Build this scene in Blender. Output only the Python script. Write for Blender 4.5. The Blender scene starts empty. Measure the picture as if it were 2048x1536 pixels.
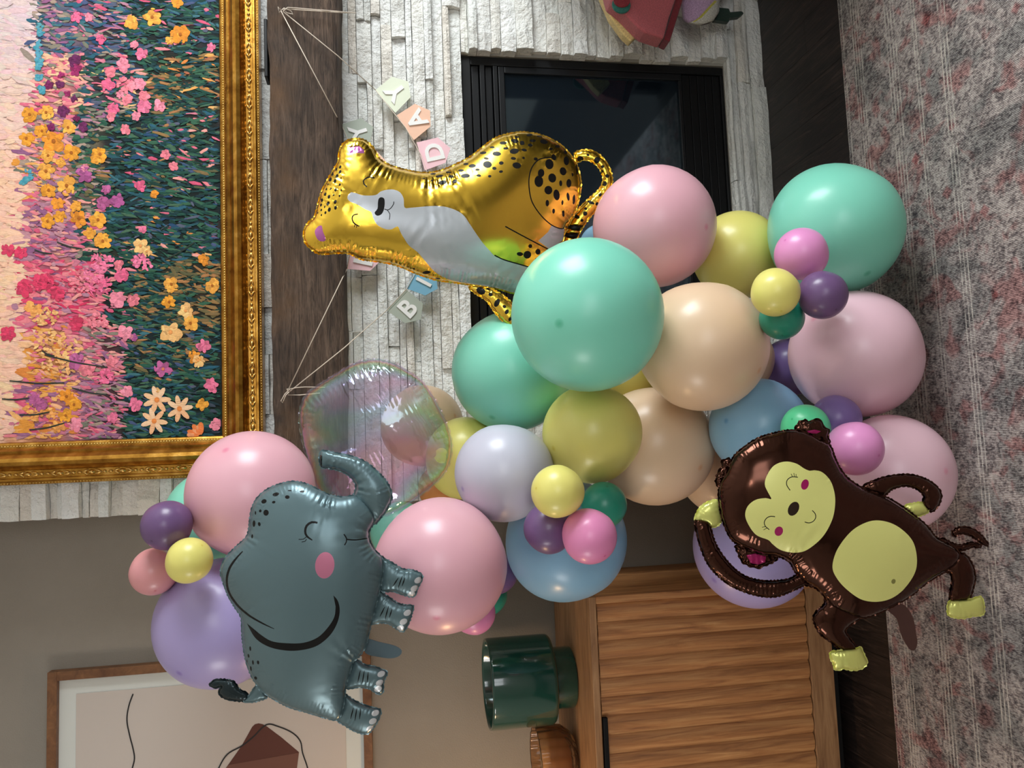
import bpy, bmesh, math, random
import numpy as np
from mathutils import Vector, Matrix, noise
from mathutils.geometry import delaunay_2d_cdt
random.seed(7); RNG = np.random.default_rng(7)
S = bpy.context.scene
COL = S.collection

# ---------------------------------------------------------------- camera, light, exposure
FPX = 1540.0
PITCH, YAW, ROLL = math.radians(9.466), math.radians(4.984), math.radians(1.456)
CAM = np.array([0.0, 0.0, 1.19])
_F = np.array([math.sin(YAW)*math.cos(PITCH), math.cos(YAW)*math.cos(PITCH), -math.sin(PITCH)])
_r = np.array([math.cos(YAW), -math.sin(YAW), 0.0]); _d = np.cross(_F, _r)
RIGHT = math.cos(ROLL)*_r + math.sin(ROLL)*_d          # right in the room
DOWN = -math.sin(ROLL)*_r + math.cos(ROLL)*_d          # down in the room
cd = bpy.data.cameras.new('camera'); cam = bpy.data.objects.new('camera', cd); COL.objects.link(cam)
cd.sensor_width = 36.0; cd.lens = FPX/2048*36.0; cd.clip_start = 0.02
M = Matrix.Identity(4)
for i in range(3):                                      # the phone was held upright, the picture lies on its side
    M[i][0] = DOWN[i]; M[i][1] = RIGHT[i]; M[i][2] = -_F[i]; M[i][3] = CAM[i]
cam.matrix_world = M
S.camera = cam
S.view_settings.view_transform = 'Standard'; S.view_settings.look = 'None'
S.view_settings.exposure = 0.34; S.view_settings.gamma = 1.0; S.view_settings.use_curve_mapping = False

def area(name, loc, target, sx, sy, power, col):
    l = bpy.data.lights.new(name, 'AREA'); l.shape = 'RECTANGLE'; l.size = sx; l.size_y = sy
    l.energy = power; l.color = col
    o = bpy.data.objects.new(name, l); COL.objects.link(o); o.location = loc
    o.rotation_euler = (Vector(target)-Vector(loc)).to_track_quat('-Z', 'Y').to_euler()
    return o
def point(name, loc, r, power, col):
    l = bpy.data.lights.new(name, 'POINT'); l.shadow_soft_size = r; l.energy = power; l.color = col
    o = bpy.data.objects.new(name, l); COL.objects.link(o); o.location = loc
    return o
W = bpy.data.worlds.new('world'); S.world = W; W.use_nodes = True
W.node_tree.nodes['Background'].inputs[0].default_value = (0.75, 0.85, 1.0, 1)
W.node_tree.nodes['Background'].inputs[1].default_value = 0.6
area('window_daylight_right', (2.66, 0.75, 1.60), (0.0, 0.75, 1.45), 1.25, 1.15, 74, (0.93, 0.98, 1.0))
area('window_daylight_left', (-2.66, 0.7, 1.45), (0, 0.9, 1.3), 0.7, 0.8, 16, (1.0, 0.97, 0.93))
area('window_fill_back', (0.9, -2.66, 1.55), (0.4, 1, 1.35), 1.5, 1.2, 20, (0.97, 0.99, 1.0))  # soft frontal fill, added at an unseen window behind the camera
point('point_behind_camera', (0.03, -0.7, 1.42), 0.035, 3.0, (1.0, 0.95, 0.9))  # unseen bare point near camera height, added for the small centre highlights
point('table_lamp_bulb', (-1.22, 1.85, 1.0), 0.05, 5.0, (1.0, 0.62, 0.30))

# ---------------------------------------------------------------- helpers
def ray(x, y): return _F + (768.0-y)/FPX*RIGHT + (x-1024.0)/FPX*DOWN
def PT(x, y, t): return CAM + ray(x, y)*t                # a pixel of the photograph at depth t
def PY(x, y, Y): d = ray(x, y); return CAM + d*Y/d[1]     # ... on the upright plane at distance Y
def PZ(x, y, z): d = ray(x, y); return CAM + d*(z-CAM[2])/d[2]
def lin(c):
    return tuple((v/12.92 if v <= .04045 else ((v+.055)/1.055)**2.4) for v in (c[0]/255, c[1]/255, c[2]/255)) + (1,)
def mat(name, rgb, rough=.5, metal=0., coat=0., spec=.5, sheen=0.):
    m = bpy.data.materials.new(name); m.use_nodes = True
    b = m.node_tree.nodes['Principled BSDF']
    b.inputs['Base Color'].default_value = lin(rgb); b.inputs['Roughness'].default_value = rough
    b.inputs['Metallic'].default_value = metal; b.inputs['Coat Weight'].default_value = coat
    b.inputs['Specular IOR Level'].default_value = spec; b.inputs['Sheen Weight'].default_value = sheen
    return m
class NT:                                                # tiny node-graph helper
    def __init__(s, m): s.m = m; s.t = m.node_tree; s.b = s.t.nodes['Principled BSDF']
    def n(s, typ, **kw):
        x = s.t.nodes.new(typ)
        for k, v in kw.items():
            if k in x.inputs.keys(): x.inputs[k].default_value = v
            else: setattr(x, k, v)
        return x
    def l(s, a, b): s.t.links.new(a, b)
    def obj(s, scale=(1,1,1), rnd=False):
        c = s.n('ShaderNodeTexCoord'); mp = s.n('ShaderNodeMapping'); mp.inputs['Scale'].default_value = scale
        s.l(c.outputs['Object'], mp.inputs['Vector'])
        if rnd:
            oi = s.n('ShaderNodeObjectInfo'); mu = s.n('ShaderNodeMath', operation='MULTIPLY'); mu.inputs[1].default_value = 37.
            s.l(oi.outputs['Random'], mu.inputs[0]); cb = s.n('ShaderNodeCombineXYZ')
            for k in range(3): s.l(mu.outputs[0], cb.inputs[k])
            s.l(cb.outputs[0], mp.inputs['Location'])
        return mp.outputs[0]
    def noise(s, vec, scale, detail=4, rough=.55, dist=0):
        x = s.n('ShaderNodeTexNoise'); x.inputs['Scale'].default_value = scale; x.inputs['Detail'].default_value = detail
        x.inputs['Roughness'].default_value = rough; x.inputs['Distortion'].default_value = dist
        s.l(vec, x.inputs['Vector']); return x.outputs['Fac']
    def ramp(s, fac, stops):
        r = s.n('ShaderNodeValToRGB'); e = r.color_ramp.elements
        while len(e) < len(stops): e.new(.5)
        for q, (p, c) in zip(e, stops): q.position = p; q.color = c if len(c) == 4 else lin(c)
        s.l(fac, r.inputs[0]); return r.outputs[0]
    def mix(s, fac, a, b, mode='MIX'):
        x = s.n('ShaderNodeMix', data_type='RGBA', blend_type=mode)
        for k, v in ((0, fac), (6, a), (7, b)):
            if hasattr(v, 'links'): s.l(v, x.inputs[k])
            else: x.inputs[k].default_value = v
        return x.outputs[2]
    def math(s, op, a, b=0., c=None):
        x = s.n('ShaderNodeMath', operation=op)
        for k, v in enumerate((a, b) if c is None else (a, b, c)):
            if hasattr(v, 'links'): s.l(v, x.inputs[k])
            else: x.inputs[k].default_value = v
        return x.outputs[0]
    def bump(s, h, strength=.3, dist=.01):
        x = s.n('ShaderNodeBump'); x.inputs['Strength'].default_value = strength; x.inputs['Distance'].default_value = dist
        s.l(h, x.inputs['Height']); s.l(x.outputs[0], s.b.inputs['Normal'])
    def color(s, c): s.l(c, s.b.inputs['Base Color'])
def setprops(o, label=None, cat=None, group=None, kind=None):
    if label: o['label'] = label
    if cat: o['category'] = cat
    if group: o['group'] = group
    if kind: o['kind'] = kind
    return o
def empty(name, loc, label, cat, group=None):
    o = bpy.data.objects.new(name, None); COL.objects.link(o); o.location = loc; o.empty_display_size = .05
    return setprops(o, label, cat, group)
def link(name, me, parent=None, mats=(), label=None, cat=None, group=None, kind=None, loc=None):
    o = bpy.data.objects.new(name, me); COL.objects.link(o)
    for m in mats:
        if m.name not in [x.name for x in me.materials if x]: me.materials.append(m)
    if parent: o.parent = parent
    if loc is not None: o.location = loc
    return setprops(o, label, cat, group, kind)
def mesh(name, v, f, smooth=False):
    me = bpy.data.meshes.new(name); me.from_pydata([tuple(map(float, p)) for p in v], [], f); me.update()
    if smooth: me.polygons.foreach_set('use_smooth', [True]*len(me.polygons))
    return me
class MB:                                                # collects shapes into one mesh
    def __init__(s): s.v = []; s.f = []
    def add(s, v, f):
        k = len(s.v); s.v += [tuple(map(float, p)) for p in v]; s.f += [tuple(i+k for i in q) for q in f]; return s
    def box(s, x0, x1, y0, y1, z0, z1):
        return s.add([(x0,y0,z0),(x1,y0,z0),(x1,y1,z0),(x0,y1,z0),(x0,y0,z1),(x1,y0,z1),(x1,y1,z1),(x0,y1,z1)],
                     [(0,3,2,1),(4,5,6,7),(0,1,5,4),(1,2,6,5),(2,3,7,6),(3,0,4,7)])
    def tube(s, pts, r, n=6, cap=True):
        pts = [Vector(p) for p in pts]; rr = r if hasattr(r, '__len__') else [r]*len(pts)
        V = []; F = []; up = Vector((.3,.2,.9))
        for i, p in enumerate(pts):
            t = (pts[min(i+1, len(pts)-1)]-pts[max(i-1, 0)]).normalized()
            a = t.cross(up)
            if a.length < .05: a = t.cross(Vector((1,0,0)))
            a.normalize(); b = t.cross(a); up = -a.cross(t) if False else up
            for k in range(n):
                q = 2*math.pi*k/n; V.append(p+(a*math.cos(q)+b*math.sin(q))*rr[i])
        for i in range(len(pts)-1):
            for k in range(n): F.append((i*n+k, i*n+(k+1)%n, (i+1)*n+(k+1)%n, (i+1)*n+k))
        if cap: F += [tuple(range(n))[::-1], tuple(range((len(pts)-1)*n, len(pts)*n))]
        return s.add(V, F)
    def lathe(s, prof, c=(0,0,0), n=40):
        V = []; F = []
        for (r, z) in prof:
            for k in range(n): q = 2*math.pi*k/n; V.append((c[0]+r*math.cos(q), c[1]+r*math.sin(q), c[2]+z))
        for i in range(len(prof)-1):
            for k in range(n): F.append((i*n+k, i*n+(k+1)%n, (i+1)*n+(k+1)%n, (i+1)*n+k))
        return s.add(V, F)
    def poly(s, pts): return s.add(pts, [tuple(range(len(pts)))])
    def prism(s, pts, d):                               # polygon extruded by vector d
        n = len(pts); d = np.array(d); a = [np.array(p) for p in pts]
        return s.add(a+[p+d for p in a], [tuple(range(n))[::-1], tuple(range(n, 2*n))]+[(i, (i+1)%n, n+(i+1)%n, n+i) for i in range(n)])
    def make(s, name, smooth=False): return mesh(name, s.v, s.f, smooth)
    def build(s, name, m, parent=None, smooth=False, **kw):
        return link(name, s.make(name, smooth), parent, (m,), **kw)
def bevel(o, w=.002, seg=2):
    b = o.modifiers.new('bevel', 'BEVEL'); b.width = w; b.segments = seg; b.limit_method = 'ANGLE'; return o
def smoothloop(P, step=4.0, closed=True):                # Catmull-Rom through points, even spacing
    P = np.array(P, float); n = len(P); out = []
    rng = range(n) if closed else range(n-1)
    for i in rng:
        if closed: a, b, c, d = P[(i-1)%n], P[i], P[(i+1)%n], P[(i+2)%n]
        else: a, b, c, d = P[max(i-1,0)], P[i], P[i+1], P[min(i+2,n-1)]
        k = max(1, int(round(np.linalg.norm(c-b)/step)))
        for j in range(k):
            t = j/k; out.append(.5*((2*b)+(c-a)*t+(2*a-5*b+4*c-d)*t*t+(-a+3*b-3*c+d)*t**3))
    if not closed: out.append(P[-1])
    return np.array(out)
def stroke(P, w, step=4.0, smooth=True):                 # a line of given width as a closed polygon
    C = smoothloop(P, step, False) if smooth else np.array(P, float)
    n = len(C); T = np.gradient(C, axis=0); T /= np.linalg.norm(T, axis=1)[:, None]+1e-9
    N = np.stack([-T[:,1], T[:,0]], 1)
    ws = np.interp(np.linspace(0, 1, n), np.linspace(0, 1, len(w)), w)/2 if hasattr(w, '__len__') else np.full(n, w/2)
    return np.concatenate([C+N*ws[:,None], (C-N*ws[:,None])[::-1]])
def ell(cx, cy, rx, ry, rot=0., n=14):
    a = np.linspace(0, 2*math.pi, n, endpoint=False); x = rx*np.cos(a); y = ry*np.sin(a)
    return np.stack([cx+x*math.cos(rot)-y*math.sin(rot), cy+x*math.sin(rot)+y*math.cos(rot)], 1)
def inside(P, poly):                                     # even-odd test, vectorised
    P = np.asarray(P); poly = np.asarray(poly); r = np.zeros(len(P), bool)
    x, y = P[:,0], P[:,1]
    a = poly; b = np.roll(poly, -1, 0)
    for (x1, y1), (x2, y2) in zip(a, b):
        if y1 == y2: continue
        c = ((y1 > y) != (y2 > y)) & (x < (x2-x1)*(y-y1)/(y2-y1)+x1); r ^= c
    return r
def text_mesh(ch, size, extrude, offset=.0):
    cu = bpy.data.curves.new('t', 'FONT'); cu.body = ch; cu.size = size; cu.extrude = extrude; cu.offset = offset
    cu.align_x = 'CENTER'; cu.align_y = 'CENTER'; cu.resolution_u = 4
    o = bpy.data.objects.new('t', cu); COL.objects.link(o)
    dg = bpy.context.evaluated_depsgraph_get(); dg.update()
    me = bpy.data.meshes.new_from_object(o.evaluated_get(dg)); bpy.data.objects.remove(o); me.name = 'letter'
    return me

# ---------------------------------------------------------------- the room
XL, XR, YF, YB, ZC = -2.6, 2.6, -2.6, 2.33, 2.8          # inner faces; YB is the taupe wall behind
m_taupe = mat('taupe_wall_paint', (150, 140, 130), .75)
g = NT(m_taupe); v = g.obj(); g.bump(g.noise(v, 260, 3), .35, .003)
g.color(g.ramp(g.noise(v, 3), [(.3, (132, 124, 113)), (.7, (143, 135, 124))]))
m_ceil = mat('ceiling_paint', (225, 222, 215), .8)
m_room = mat('pale_room_paint', (214, 210, 202), .8)
m_white = mat('window_frame_paint', (235, 235, 230), .4)
def wall_hole(name, axis, pos, thick, a0, a1, h0, h1, hole):
    b = MB(); A0, A1, H0, H1 = hole
    for (p, q, r, s) in ((a0, A0, h0, h1), (A1, a1, h0, h1), (A0, A1, h0, H0), (A0, A1, H1, h1)):
        if axis == 'x': b.box(pos, pos+thick, p, q, r, s) if thick > 0 else b.box(pos+thick, pos, p, q, r, s)
        else: b.box(p, q, pos+thick, pos, r, s) if thick < 0 else b.box(p, q, pos, pos+thick, r, s)
    return b.build(name, m_room, kind='structure')
MB().box(XL-.1, XR+.1, YB, YB+.1, 0, ZC).build('wall_back', m_taupe, kind='structure')
wall_hole('wall_right', 'x', XR, .12, YF-.1, YB+.1, 0, ZC, (.12, 1.38, 1.02, 2.18))
wall_hole('wall_left', 'x', XL, -.12, YF-.1, YB+.1, 0, ZC, (.35, 1.05, 1.05, 1.85))
wall_hole('wall_front', 'y', YF, -.12, XL-.1, XR+.1, 0, ZC, (.15, 1.65, .95, 2.15))
MB().box(XL-.1, XR+.1, YF-.1, YB+.1, ZC, ZC+.1).build('ceiling', m_ceil, kind='structure')
def window(name, axis, pos, a0, a1, h0, h1, sgn):
    b = MB(); w = .04
    def bar(p, q, r, s):
        x0, x1 = sorted((pos, pos+.03*sgn))
        b.box(x0, x1, p, q, r, s) if axis == 'x' else b.box(p, q, x0, x1, r, s)
    am = (a0+a1)/2
    for q in ((a0, a1, h0, h0+w), (a0, a1, h1-w, h1), (a0, a0+w, h0+w, h1-w), (a1-w, a1, h0+w, h1-w), (am-w/2, am+w/2, h0+w, h1-w)): bar(*q)
    b.build(name, m_white, kind='structure')
window('window_1', 'x', XR, .12, 1.38, 1.02, 2.18, 1); window('window_2', 'x', XL, .35, 1.05, 1.05, 1.85, -1); window('window_3', 'y', YF, .15, 1.65, .95, 2.15, -1)

# floor: dark oak planks running away from the camera
m_floor = mat('dark_oak_floor', (52, 42, 38), .45)
g = NT(m_floor); v = g.obj((13, .9, 1), True); n1 = g.noise(v, 7, 9, .72, 1.5)
g.color(g.ramp(n1, [(.28, (9, 7, 7)), (.46, (27, 20, 18)), (.56, (42, 32, 28)), (.64, (64, 51, 45)), (.8, (104, 86, 76))])); g.bump(n1, .4, .003)
floor = MB().box(XL-.1, XR+.1, YF-.1, YB+.1, -.12, -.003).build('floor', m_floor, kind='structure')
pk = {}
x = -1.30; i = 0
while x < 1.75:
    w = .095; off = (i*.37) % .8
    for (y0, y1) in ((1.25, 1.45+off), (1.45+off, 2.325)):
        if y1-y0 < .05: continue
        o = MB().box(x+.0002, x+w-.0002, y0+.0001, y1-.0001, -.014, 0).build('plank', m_floor, floor); bevel(o, .0006, 1)
    x += w; i += 1

# the chimney breast: a plain core with stacked split-face stones on it
YC = 2.155                                               # core face; stone faces stand a few centimetres proud
OX0, OX1, OZ0, OZ1 = .30, 1.162, .125, .944              # firebox opening
CX0, CX1 = -.128, 1.76
m_core = mat('mortar', (150, 146, 138), .9)
b = MB()
for q in ((CX0, OX0, 0, ZC), (OX1, CX1, 0, ZC), (OX0, OX1, 0, OZ0), (OX0, OX1, OZ1, ZC)): b.box(q[0], q[1], YC, YB, q[2], q[3])
chimney = b.build('wall_chimney', m_core, kind='structure')
m_stone = mat('white_split_stone', (226, 226, 218), .85)
g = NT(m_stone); v = g.obj((1, 1, 1), True)
nA = g.noise(v, 26, 8, .62); nB = g.noise(v, 90, 5, .6)
oi = g.n('ShaderNodeObjectInfo'); tint = g.ramp(oi.outputs['Random'], [(0, (243, 242, 235)), (.4, (248, 249, 246)), (.75, (243, 245, 240)), (1, (240, 232, 220))])
dirt = g.ramp(g.noise(v, 7, 5), [(.25, (214, 207, 196)), (.45, (255, 255, 255))])
g.color(g.mix(.42, tint, dirt, 'MULTIPLY'))
g.bump(g.math('ADD', nA, g.math('MULTIPLY', nB, .45)), .85, .026)
stone_list = []
def stone(x0, x1, z0, z1, proud, tilt=0.):
    gp = .0008; x0 += gp; x1 -= gp; z0 += gp; z1 -= gp
    nx = max(2, min(6, int((x1-x0)/.05)+1)); nz = 2; V = []; F = []
    yf = YC-proud; seed = random.random()*100
    for j in range(nz+1):
        for i in range(nx+1):
            u, w = i/nx, j/nz; X = x0+(x1-x0)*u; Z = z0+(z1-z0)*w
            e = (i in (0, nx)) + (j in (0, nz))
            dy = .0035*e+.011*noise.noise(Vector((X*16+seed, Z*16, 3.)))+tilt*(u-.5)
            if i == 0 or i == nx: X += .0025*noise.noise(Vector((seed, Z*40, 1)))
            if j == 0 or j == nz: Z += .0016*noise.noise(Vector((X*30, seed, 2)))
            V.append((X, yf+dy, Z))
    def I(i, j): return j*(nx+1)+i
    for j in range(nz):
        for i in range(nx): F.append((I(i, j), I(i+1, j), I(i+1, j+1), I(i, j+1)))
    ring = [I(i, 0) for i in range(nx+1)]+[I(nx, j) for j in range(1, nz+1)]+[I(i, nz) for i in range(nx-1, -1, -1)]+[I(0, j) for j in range(nz-1, 0, -1)]
    k = len(V); V += [(V[q][0], YC+.002, V[q][2]) for q in ring]; n = len(ring)
    F += [(ring[q], k+q, k+(q+1)%n, ring[(q+1)%n]) for q in range(n)]
    link('stone', mesh('stone', V, F), chimney, (m_stone,)); stone_list.append(1)
def zrow(vs, y, Y=2.12): return [float(PY(q, y, Y)[2]) for q in vs]
def rows(zs, x0, x1, lo, hi, ends=(0, 0)):
    for a, b_ in zip(zs[:-1], zs[1:]):
        z1, z0 = max(a, b_), min(a, b_); x = x0+ends[0]*random.uniform(-.004, .01)
        xe = x1+ends[1]*random.uniform(-.004, .01)
        while x < xe-.001:
            L = random.uniform(lo, hi)
            if xe-x-L < lo*.6: L = xe-x
            if z1-z0 > .034 and random.random() < .28 and ends == (0, 0):
                zm_ = z0+(z1-z0)*random.uniform(.35, .65); p1, p2 = random.sample((.020, .027, .034, .041), 2); xq = min(x+L, xe)
                stone(x, xq, z0, zm_, p1, random.uniform(-.004, .004)); stone(x, xq, zm_, z1, p2, random.uniform(-.004, .004)); x += L; continue
            pr = random.choice((.018, .024, .03, .036, .042)) if z1-z0 < .06 else random.choice((.024, .03, .036))
            stone(x, min(x+L, xe), z0, z1, pr, random.uniform(-.004, .004)); x += L
V_TOP = [672, 713, 743, 762, 784, 812, 825, 849, 865, 887, 915.5]
z_top = zrow(V_TOP, 110)
z_top[-1] = OZ1
rows(z_top, CX0, CX1, .14, .40)
z_r = [OZ1]+zrow([938, 955, 983, 1003, 1033, 1067, 1096, 1123, 1148, 1175, 1194, 1221, 1247, 1284, 1311, 1345, 1378, 1405, 1432], 90)+[OZ0]
rows(z_r, OX1, CX1, .12, .30, (1, 0))
rows([OZ0, .088, .046, 0.], CX0, CX1, .22, .5)
z_l = list(np.linspace(OZ1, OZ0, 16)+RNG.uniform(-.012, .012, 16)*np.array([0]+[1]*14+[0]))
rows(z_l, CX0, OX0, .16, .28)
z_p = [1.465, 1.535]+[zz for zz in zrow([373, 344, 320, 276, 241, 216, 194, 173, 159, 123, 109, 92, 62, 37, 0, -30], 1010) if zz > 1.55]
rows(z_p[:2], CX0, CX1, .10, .30)
z_p = [1.535, 1.59, 1.64, 1.69]+[q for q in z_p[2:] if q > 1.71]
rows(z_p, CX0, .13, .09, .24)
print('stones', len(stone_list))

# black fireplace insert
m_blk = mat('black_enamel', (9, 10, 12), .45, spec=.3); m_blk2 = mat('black_steel', (15, 17, 20), .35, spec=.4)
m_fire = mat('soot', (9, 9, 10), .9)
m_glass = mat('dark_fire_glass', (16, 24, 32), .05, spec=.9)
m_glass.node_tree.nodes['Principled BSDF'].inputs['IOR'].default_value = 1.85
m_glass.node_tree.nodes['Principled BSDF'].inputs['Specular Tint'].default_value = (.62, .85, 1, 1)
m_glass.node_tree.nodes['Principled BSDF'].inputs['Transmission Weight'].default_value = .2
ins = empty('fireplace_insert', ((OX0+OX1)/2, YC+.03, OZ0), 'black gas fireplace insert with dark glass set into the white stone', 'fireplace')
IL = Vector(ins.location)
def zi(v_): return float(PY(v_, 250, YC+.005)[2])-IL.z
def fr(x0, x1, y0, y1, z0, z1): return (x0-IL.x, x1-IL.x, y0-IL.y, y1-IL.y, z0, z1)
zt = OZ1-IL.z
MB().box(*fr(OX0, OX1, YC+.16, YC+.17, 0, zt)).box(*fr(OX0, OX0+.004, YC+.03, YC+.16, 0, zt)).box(*fr(OX1-.004, OX1, YC+.03, YC+.16, 0, zt)).build('firebox', m_fire, ins)
gl_t, gl_b = zi(1024), zi(1362); X0i, X1i = OX0+.03, OX1-.028
b = MB()                                                 # surround: four flat sides
for q in (fr(OX0+.004, OX1-.004, YC+.004, YC+.02, zi(945), zt-.002), fr(OX0+.004, X0i, YC+.004, YC+.02, 0, zi(945)), fr(X1i, OX1-.004, YC+.004, YC+.02, 0, zi(945)), fr(X0i, X1i, YC+.004, YC+.02, 0, zi(1446))): b.box(*q)
bevel(b.build('surround', m_blk, ins), .002)
for (a, c, dy) in ((947, 961, .010), (963, 973, .002), (975, 988, .012), (990, 999, .004)):
    bevel(MB().box(*fr(X0i, X1i, YC+dy, YC+.028, zi(c), zi(a))).build('louver', m_blk2, ins), .0015)
b = MB(); t_o, t_i = zi(1001), zi(1013)
for q in (fr(X0i, X1i, YC+.006, YC+.026, t_i, t_o), fr(X0i, X0i+.02, YC+.006, YC+.026, gl_b-.012, t_i), fr(X1i-.02, X1i, YC+.006, YC+.026, gl_b-.012, t_i), fr(X0i+.02, X1i-.02, YC+.006, YC+.026, gl_b-.012, gl_b)): b.box(*q)
df = b.build('door_frame', m_blk2, ins); bevel(df, .002)
MB().box(*fr(X0i+.02, X1i-.02, YC+.016, YC+.020, gl_b, t_i)).build('glass_pane', m_glass, df)
for k in range(5):
    za = zi(1446)+(gl_b-.014-zi(1446))*k/5; zb = zi(1446)+(gl_b-.014-zi(1446))*(k+.96)/5
    bevel(MB().box(*fr(X0i, X1i, YC+.012, YC+.028, za, zb)).build('louver', m_blk, ins), .0015)

# rustic timber mantel
m_beam = mat('reclaimed_timber', (86, 66, 52), .8)
g = NT(m_beam); v = g.obj((1.3, 11, 11)); n1 = g.noise(v, 5.5, 9, .66, 1.4); v2 = g.obj((2.2, 60, 60)); n2 = g.noise(v2, 6, 6, .6)
v3 = g.obj(); big = g.noise(v3, 5, 3)
c1 = g.ramp(n1, [(.22, (36, 26, 20)), (.42, (82, 64, 51)), (.6, (116, 94, 78)), (.8, (146, 121, 100))])
c2 = g.ramp(n2, [(.30, (40, 30, 25)), (.45, (255, 255, 255))])
sx = g.n('ShaderNodeSeparateXYZ'); g.l(v3, sx.inputs[0])
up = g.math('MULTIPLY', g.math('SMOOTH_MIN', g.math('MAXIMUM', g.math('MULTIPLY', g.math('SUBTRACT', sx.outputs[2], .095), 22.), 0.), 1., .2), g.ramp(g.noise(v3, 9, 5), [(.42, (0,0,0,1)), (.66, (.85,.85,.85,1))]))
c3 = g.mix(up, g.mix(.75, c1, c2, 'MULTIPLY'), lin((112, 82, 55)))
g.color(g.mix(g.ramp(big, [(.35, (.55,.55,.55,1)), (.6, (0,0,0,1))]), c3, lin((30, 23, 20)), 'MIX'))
g.bump(g.math('ADD', n1, g.math('MULTIPLY', n2, .8)), .9, .012)
bx0, bx1, by0, by1, bz0, bz1 = -.12, 1.9, 1.985, 2.155, 1.283, 1.466
V = []; F = []; nx = 120; prof = []
for k in range(9): prof.append((0, k/8))                # front going up
prof += [(k/4, 1) for k in range(1, 5)]+[(1, 1-k/4) for k in range(1, 5)]+[(1-k/4, 0) for k in range(1, 4)]
np_ = len(prof)
for i in range(nx+1):
    X = bx0+(bx1-bx0)*i/nx
    for (a, c) in prof:
        y = by0+(by1-by0)*a; z = bz0+(bz1-bz0)*c; q = Vector((X*3, a*2, c*3))
        dz = .007*noise.noise(Vector((X*4, 1.5+c, 0)))+.003*noise.noise(Vector((X*17, c*3, 5)))
        dy = .008*noise.noise(Vector((X*3.2, c*2.5, 9)))+.003*noise.noise(Vector((X*15, c*9, 2)))
        if a == 0 and c in (0, 1): dy += .007; dz += -.004 if c else .004
        V.append((X, y+dy*(1-a)-bz0*0, z+dz))
for i in range(nx):
    for k in range(np_): F.append((i*np_+k, (i+1)*np_+k, (i+1)*np_+(k+1)%np_, i*np_+(k+1)%np_))
F += [tuple(range(np_)), tuple(range(nx*np_, (nx+1)*np_))[::-1]]
V = [(p[0], p[1]-by0, p[2]-bz0) for p in V]
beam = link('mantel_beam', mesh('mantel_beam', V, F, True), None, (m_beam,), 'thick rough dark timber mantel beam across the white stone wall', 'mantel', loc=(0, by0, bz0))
A, B_ = PY(533, 45, 2.02), PY(533, 160, 2.02)
bevel(MB().box(B_[0], A[0], 2.0, 2.05, 1.467, 1.476).build('flat_bar', m_blk, None, label='flat black bar lying on top of the timber mantel', cat='bar'), .002)

# ---------------------------------------------------------------- rug
YR = 1.732
m_rug = mat('faded_woven_rug', (160, 150, 145), .95, spec=.1)
g = NT(m_rug); v = g.obj(); sx = g.n('ShaderNodeSeparateXYZ'); g.l(v, sx.inputs[0])
fine = g.noise(g.obj((1.9, .8, 1)), 150, 3, .75); mid = g.noise(v, 42, 5, .7, 1.0); mot = g.noise(v, 9, 4, .6, .6)
vo = g.n('ShaderNodeTexVoronoi', distance='MANHATTAN'); vo.inputs['Scale'].default_value = 11; g.l(v, vo.inputs['Vector'])
pat = g.math('ADD', g.math('MULTIPLY', fine, .55), g.math('MULTIPLY', mid, .5))
base = g.ramp(pat, [(.40, (80, 74, 76)), (.48, (126, 116, 115)), (.54, (172, 161, 157)), (.64, (202, 192, 186))])
blush = g.ramp(g.noise(v, 13, 3, .55, .8), [(.53, (0,0,0,1)), (.62, (.75,.75,.75,1))])
base = g.mix(blush, base, g.mix(.75, base, lin((236, 148, 150)), 'MULTIPLY'))
teal = g.ramp(g.noise(g.obj((1,1,1)), 7.3, 3, .5, 1.2), [(.52, (0,0,0,1)), (.62, (.8,.8,.8,1))])
base = g.mix(teal, base, g.mix(.8, base, lin((176, 188, 192)), 'MULTIPLY'))
red = g.ramp(vo.outputs['Distance'], [(.13, (1,1,1,1)), (.2, (0,0,0,1))])
wn = g.n('ShaderNodeSeparateColor'); g.l(vo.outputs['Color'], wn.inputs[0])
red = g.math('MULTIPLY', red, g.math('GREATER_THAN', wn.outputs[0], .52))
base = g.mix(g.math('MULTIPLY', red, .7), base, g.mix(.8, base, lin((234, 124, 130)), 'MULTIPLY'))
# white border lines that follow the edge of the rug
lines = [float(PZ(q, 200, .008)[1])-YR for q in (1691, 1697, 1716, 1721, 1726, 1731, 1784, 1790, 1796, 1802, 1838, 1844, 1892, 1899, 1906)]
acc = None
for q in lines:
    d = g.math('LESS_THAN', g.math('ABSOLUTE', g.math('SUBTRACT', sx.outputs[1], q)), .0016)
    acc = d if acc is None else g.math('MAXIMUM', acc, d)
base = g.mix(g.math('MULTIPLY', acc, g.ramp(g.noise(v, 30, 3), [(.35, (.1,.1,.1,1)), (.6, (.75,.75,.75,1))])), base, lin((226, 219, 208)))
g.color(base)
wv = g.n('ShaderNodeTexWave', bands_direction='X'); wv.inputs['Scale'].default_value = 95; wv.inputs['Distortion'].default_value = 1.5; g.l(v, wv.inputs['Vector'])
g.bump(g.math('ADD', fine, g.math('MULTIPLY', wv.outputs['Fac'], .5)), .8, .004)
b = MB().box(-1.75, 1.40, -2.75, 0, 0, .008)
rug = b.build('area_rug', m_rug, None, label='faded pink and grey patterned rug with bordered edge on the dark floor', cat='rug', loc=(0, YR, .0005))
bevel(rug, .003)

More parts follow.
